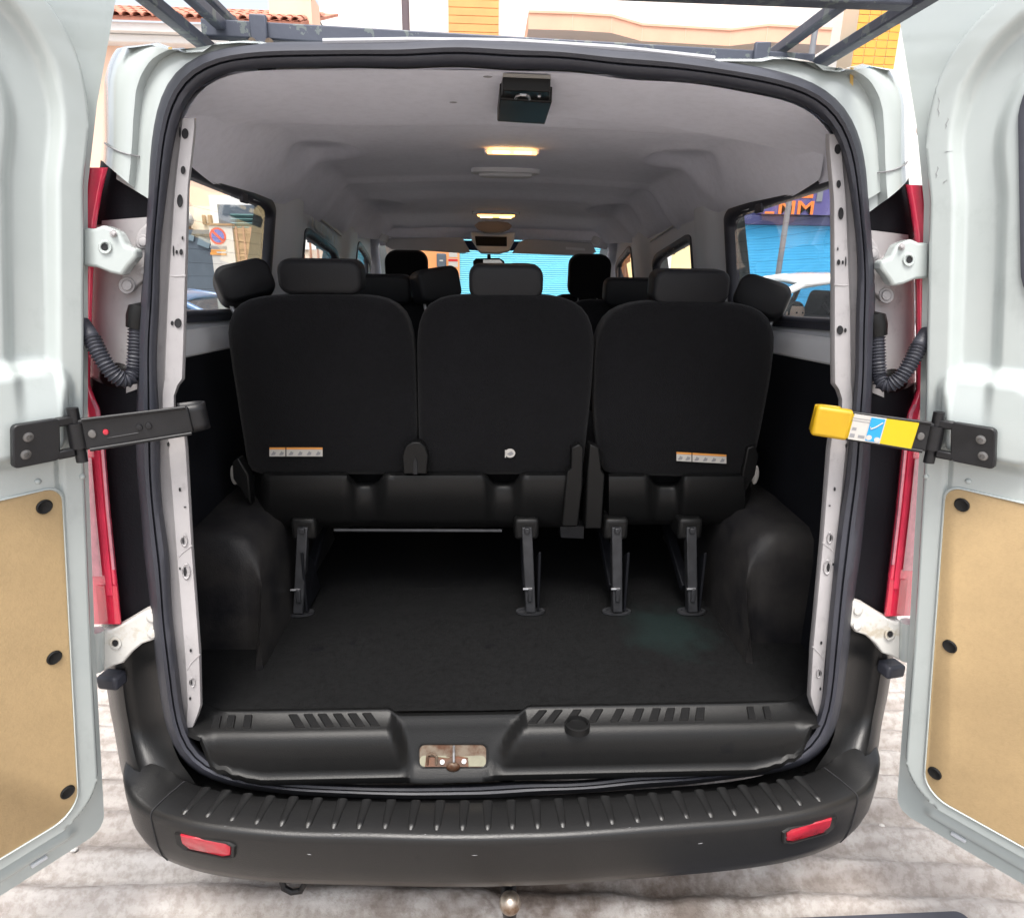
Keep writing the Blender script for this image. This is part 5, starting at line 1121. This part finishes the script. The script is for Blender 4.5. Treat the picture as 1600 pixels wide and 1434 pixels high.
# leaning street pole
pp0, pp1 = B(1214, 440, 9.5), B(1233, 315, 9.5); dd = (pp1-pp0); tp_ = pp0-dd*((pp0.z)/dd.z)
sp_ = MB().tube([tp_, tp_+dd*(5.2/dd.z)], 0.045, 12).build('street_pole', 'pole_grey', None, 50); tag(sp_, 'slim grey street pole in front of the blue shutter shop', 'pole')
# ---- white apartment block rising behind
YW = 14.5
ap = empty('apartment_block', (0, 0, 0)); tag(ap, 'white apartment block with coral balcony cornice and orange columns', 'building')
xw0, xw1 = B(500, 30, YW).x, 16.0
wallbox(xw0, xw1, YW, 3.2, 11.0, 4, 'wall', 'white_render', ap)
a, b = B(701, 40, YW-0.1), B(779, 40, YW-0.1); oc = wallbox(a.x, b.x, YW-0.12, 3.3, 10.9, 0.12, 'orange_column', mat('column_brick', (0.66, 0.35, 0.13), 0.8, var=0.12, vscale=2), ap)
for k in range(40): wallbox(a.x+0.004, b.x-0.004, YW-0.135, 4.7+0.15*k, 4.7+0.15*k+0.135, 0.016, 'brick_course', 'column_brick', oc)
# coral cornice, stepping in and out in plan
YC = 12.2; zc = U(826, 19, 1, YC)[2]
cp = [U(x, y, 2, zc)[:2] for x, y in ((826,19),(895,21),(956,25),(1004,39),(1072,43),(1142,47),(1200,40),(1300,46))]; hgt = (U(826, 19, 1, YC)[2]-U(826, 46, 1, YC)[2])
co = MB()
co.grid([[(x, y, zc-hgt) for x, y in cp], [(x, y, zc-0.02) for x, y in cp], [(x, y-0.02, zc-0.02) for x, y in cp], [(x, y-0.02, zc+0.02) for x, y in cp], [(x, YW+0.2, zc+0.02) for x, y in cp]]); cb = co.build('cornice', 'coral_render', ap, 30)
MB().grid([[(x, y, zc-hgt) for x, y in cp], [(x, YW+0.2, zc-hgt) for x, y in cp]]).build('soffit', mat('soffit_grey', (0.42, 0.38, 0.36), 0.9), ap, 30)
MB().add([(cp[0][0], cp[0][1], zc-hgt), (cp[0][0], cp[0][1], zc+0.02), (cp[0][0], YW+0.2, zc+0.02), (cp[0][0], YW+0.2, zc-hgt)], [(0, 1, 2, 3)]).build('cornice_end', 'coral_render', ap, 0)
for k in range(1, len(cp)-1): MB().tube([(cp[k][0], cp[k][1]-0.004, zc-hgt), (cp[k][0], cp[k][1]-0.004, zc)], 0.006, 6).build('joint', 'grout', cb)
# orange tiled column
YT = 12.8
t0, t1 = B(1327, 120, YT), B(1394, 120, YT); tw = (t1.x-t0.x)/4
tc_ = wallbox(t0.x, t1.x, YT, 3.5, 10.5, 0.6, 'tiled_column', 'grout', ap); tm = MB().box((0, 0, 0), (tw*0.955, 0.02, tw*0.60)).build('orange_tile', 'orange_tile', tc_, 30, bevel=0.006); fi = True
for r_ in range(26):
    for c_ in range(4):
        o = tm if fi else tm.copy()
        if not fi: link(o, tc_)
        fi = False; o.location = (t0.x+tw*(c_+0.5), YT-0.008, 3.6+r_*tw*0.64); o.rotation_euler = (random.uniform(-0.012, 0.012), 0, random.uniform(-0.012, 0.012))
q = B(1432, 190, YT); fr = MB().loft([[(q.x+0.17*s_*math.copysign(abs(math.cos(a))**0.5, math.cos(a)), YT-0.3-d, q.z+0.34*s_*math.copysign(abs(math.sin(a))**0.5, math.sin(a))) for a in [2*math.pi*k/20 for k in range(20)]] for s_, d in ((1, 0), (1, 0.06), (0.82, 0.06), (0.8, 0.02))]).build('balcony_mirror', 'brick_brown', ap, 40)
# poles and wires
q = B(634, 30, 13.2); up_ = MB().tube([(q.x, 13.2, 0), (q.x, 13.2, 9.5)], 0.075, 12).build('utility_pole', mat('pole_mauve', (0.13, 0.10, 0.11), 0.8), None, 50); tag(up_, 'dark timber utility pole rising beside the white apartment block', 'pole')
a = B(478, -6, 11.4); b = B(503, 40, 13.1); wi = MB().tube([a+(a-b)*0.5, a, b, Vector((q.x, 13.2, 4.6))], 0.012, 5).build('overhead_wire', 'hole_dark', None, 60); tag(wi, 'thin black overhead wire running from the tiled roof to the pole', 'wire')

# ---- parked cars -------------------------------------------------------------------
def make_car(name, paint, label, loc, rotz, scl=1.0):
    root = empty(name, loc); root.rotation_euler = (0, 0, rotz); root.scale = (scl, scl, scl); tag(root, label, 'car', 'cars standing in the street')
    # along local x, nose at -x
    st = [(-2.02, 0.55, 0.30, 0.58), (-1.95, 0.74, 0.24, 0.72), (-1.6, 0.83, 0.22, 0.84), (-1.0, 0.86, 0.22, 0.93), (-0.75, 0.87, 0.22, 0.97), (0.0, 0.875, 0.22, 0.99), (0.9, 0.875, 0.22, 1.01), (1.5, 0.86, 0.24, 1.03), (1.85, 0.80, 0.28, 1.0), (1.98, 0.62, 0.36, 0.86)]
    L = []
    for x, w_, z0, z1 in st:
        lp = rrect(-w_, w_, z0, z1, (0.10, 0.10, 0.14, 0.14), 5); L.append([(x, a, b) for a, b in lp])
    body = MB().loft(L).build('body', paint, root, 50)
    rs = [(-0.95, 0.70, 0.93), (-0.62, 0.665, 1.20), (-0.30, 0.63, 1.395), (0.05, 0.615, 1.455), (0.6, 0.615, 1.465), (1.1, 0.62, 1.43), (1.5, 0.64, 1.35)]
    G = [[(x, w_*u_, z-0.055*abs(u_)**3) for u_ in np.linspace(-1, 1, 13)] for x, w_, z in rs[2:]]
    ro = MB().grid(G).build('roof', paint, root, 50); so_ = ro.modifiers.new('thick', 'SOLIDIFY'); so_.thickness = 0.04
    for s_ in (-1, 1):
        MB().tube([(-0.98, s_*0.74, 0.95), (-0.62, s_*0.675, 1.19), (-0.28, s_*0.625, 1.35), (0.1, s_*0.62, 1.405), (0.6, s_*0.62, 1.41), (1.1, s_*0.625, 1.375), (1.5, s_*0.645, 1.29), (1.86, s_*0.72, 1.0)], 0.036, 8).build('window_rail', paint, root, 60)
        MB().tube([(0.28, s_*0.80, 0.99), (0.33, s_*0.63, 1.40)], 0.03, 8).build('centre_pillar', 'rubber', root)
        MB().tube([(1.32, s_*0.80, 1.0), (1.28, s_*0.64, 1.35)], 0.035, 8).build('rear_pillar', paint, root)
        for (x0, x1, t0, t1) in ((-0.86, 0.27, -0.22, 0.32), (0.32, 1.30, 0.34, 1.26)):
            o = MB().add([(x0, s_*0.80, 1.0), (x1, s_*0.80, 1.0), (t1, s_*0.632, 1.38), (t0, s_*0.632, 1.36)], [(0, 1, 2, 3)]).build('side_window', 'tinted_glass', root, 0)
        for wx in (-1.28, 1.25):
            wh = MB().loft([[(wx+r*math.cos(a), s_*(0.78+d), 0.31+r*math.sin(a)) for a in [2*math.pi*k/26 for k in range(26)]] for r, d in ((0.2, -0.1), (0.3, -0.09), (0.31, 0.0), (0.3, 0.09), (0.21, 0.10))]).build('wheel', 'rubber', root, 40)
            MB().loft([[(wx+r*math.cos(a), s_*(0.78+d), 0.31+r*math.sin(a)) for a in [2*math.pi*k/20 for k in range(20)]] for r, d in ((0.2, 0.09), (0.19, 0.103), (0.06, 0.085))]).build('rim', 'steel', wh, 40)
        MB().box((-0.72, s_*0.92, 1.03), (0.10, 0.16, 0.11)).build('door_mirror', paint, root, 30, bevel=0.03, seg=3)
        MB().sphere((-1.86, s_*0.56, 0.66), 0.12, 12, 8, (0.7, 1.1, 0.6)).build('headlight', 'label_white', root)
    MB().add([(-0.97, -0.70, 0.96), (-0.97, 0.70, 0.96), (-0.28, 0.60, 1.37), (-0.28, -0.60, 1.37)], [(0, 1, 2, 3)]).build('windscreen', 'tinted_glass', root, 0)
    MB().add([(1.86, -0.66, 1.02), (1.86, 0.66, 1.02), (1.48, 0.60, 1.32), (1.48, -0.60, 1.32)], [(0, 1, 2, 3)]).build('rear_window', 'tinted_glass', root, 0)
    MB().box((0.35, 0, 0.985), (2.4, 1.45, 0.05)).build('cabin_floor', 'dark_trim', root)
    for s_ in (-1, 1):
        MB().box((0.42, s_*0.36, 1.06), (0.16, 0.44, 0.42), Matrix.Rotation(R_(14), 3, 'Y')).build('seat', 'seat_fabric', root, 30, bevel=0.06, seg=3)
    return root
q = U(1290, 431, 1, 5.6)
mat('car_white', (0.78, 0.79, 0.80), 0.2, coat=0.8); mat('car_blue', (0.10, 0.19, 0.34), 0.3, coat=0.5)
cw = make_car('parked_car', 'car_white', 'white hatchback with its driver inside, waiting in front of the blue shutter shop', (3.62, 6.2, 0), 0, 1.12)
q2 = U(352, 470, 1, 5.3); cb2 = make_car('parked_car', 'car_blue', 'dark blue hatchback standing by the metal gate', (q2[0]-0.75, 6.0, 0), math.pi, 0.93)
# driver
hd = U(1246, 490, 1, 5.85)
per = MB(); 
def head_pt(th, ph, c, R):                                 # th 0..pi from crown, ph around; face looks to -y
    x, y, z = math.sin(th)*math.cos(ph), math.sin(th)*math.sin(ph), math.cos(th)
    f = max(0, -y); r = 1.0
    r += 0.16*math.exp(-((x/0.16)**2+((z+0.12)/0.22)**2))*f      # nose
    r -= 0.06*math.exp(-(((abs(x)-0.36)/0.16)**2+((z-0.10)/0.12)**2))*f   # eye sockets
    r += 0.03*math.exp(-((x/0.3)**2+((z+0.48)/0.08)**2))*f       # lips
    r += 0.05*math.exp(-((x/0.25)**2+((z+0.8)/0.16)**2))*f       # chin
    wx_ = 0.78-0.16*max(0, -z)
    return (c[0]+R*r*x*wx_, c[1]+R*r*y*0.95, c[2]+R*r*z*1.08)
c = (float(hd[0]), 5.9, float(hd[2]))
HR = 0.115
loops = []
for z, rx, ry in ((-0.52, 0.17, 0.11), (-0.40, 0.19, 0.12), (-0.28, 0.20, 0.115), (-0.215, 0.17, 0.095), (-0.185, 0.09, 0.075), (-0.16, 0.058, 0.06), (-0.10, 0.055, 0.06)):
    loops.append([(c[0]+rx*math.cos(a), c[1]+0.02+ry*math.sin(a), c[2]+z) for a in [2*math.pi*k/24 for k in range(24)]])
per.loft(loops, True, False); per.grid([[head_pt(math.pi*i/20*0.97+0.02, 2*math.pi*j/24, c, HR) for j in range(24)] for i in range(21)], close_v=True)
pe = per.build('person', mat('skin', (0.55, 0.34, 0.25), 0.6, var=0.06), None, 70); tag(pe, 'person with dark hair sitting at the wheel of the white car', 'person')
hr_ = MB(); hr_.grid([[tuple(np.array(c)+(np.array(head_pt(math.pi*i/20, 2*math.pi*j/24, c, HR))-np.array(c))*(1.06 if (math.sin(2*math.pi*j/24) > -0.35 or i < 6) else 0.93)) for j in range(24)] for i in range(0, 12)], close_v=True); hr_.build('hair', mat('dark_hair', (0.03, 0.022, 0.018), 0.6), pe, 70)
sh_ = MB().loft([[(c[0]+rx*1.04*math.cos(a), c[1]+0.02+ry*1.08*math.sin(a), c[2]+z) for a in [2*math.pi*k/24 for k in range(24)]] for z, rx, ry in ((-0.53, 0.17, 0.11), (-0.40, 0.19, 0.12), (-0.28, 0.20, 0.115), (-0.21, 0.17, 0.095), (-0.18, 0.10, 0.08))], True, False).build('shirt', mat('shirt_dark', (0.06, 0.065, 0.08), 0.8), pe, 70)
for s_ in (-1, 1):
    MB().sphere((c[0]+s_*0.033, c[1]-HR*0.84, c[2]+0.012), 0.011, 10, 8).build('eye', 'hole_dark', pe)
    MB().sphere((c[0]+s_*HR*0.79, c[1]+0.005, c[2]-0.005), 0.026, 10, 8, (0.35, 0.7, 1.1)).build('ear', 'skin', pe)
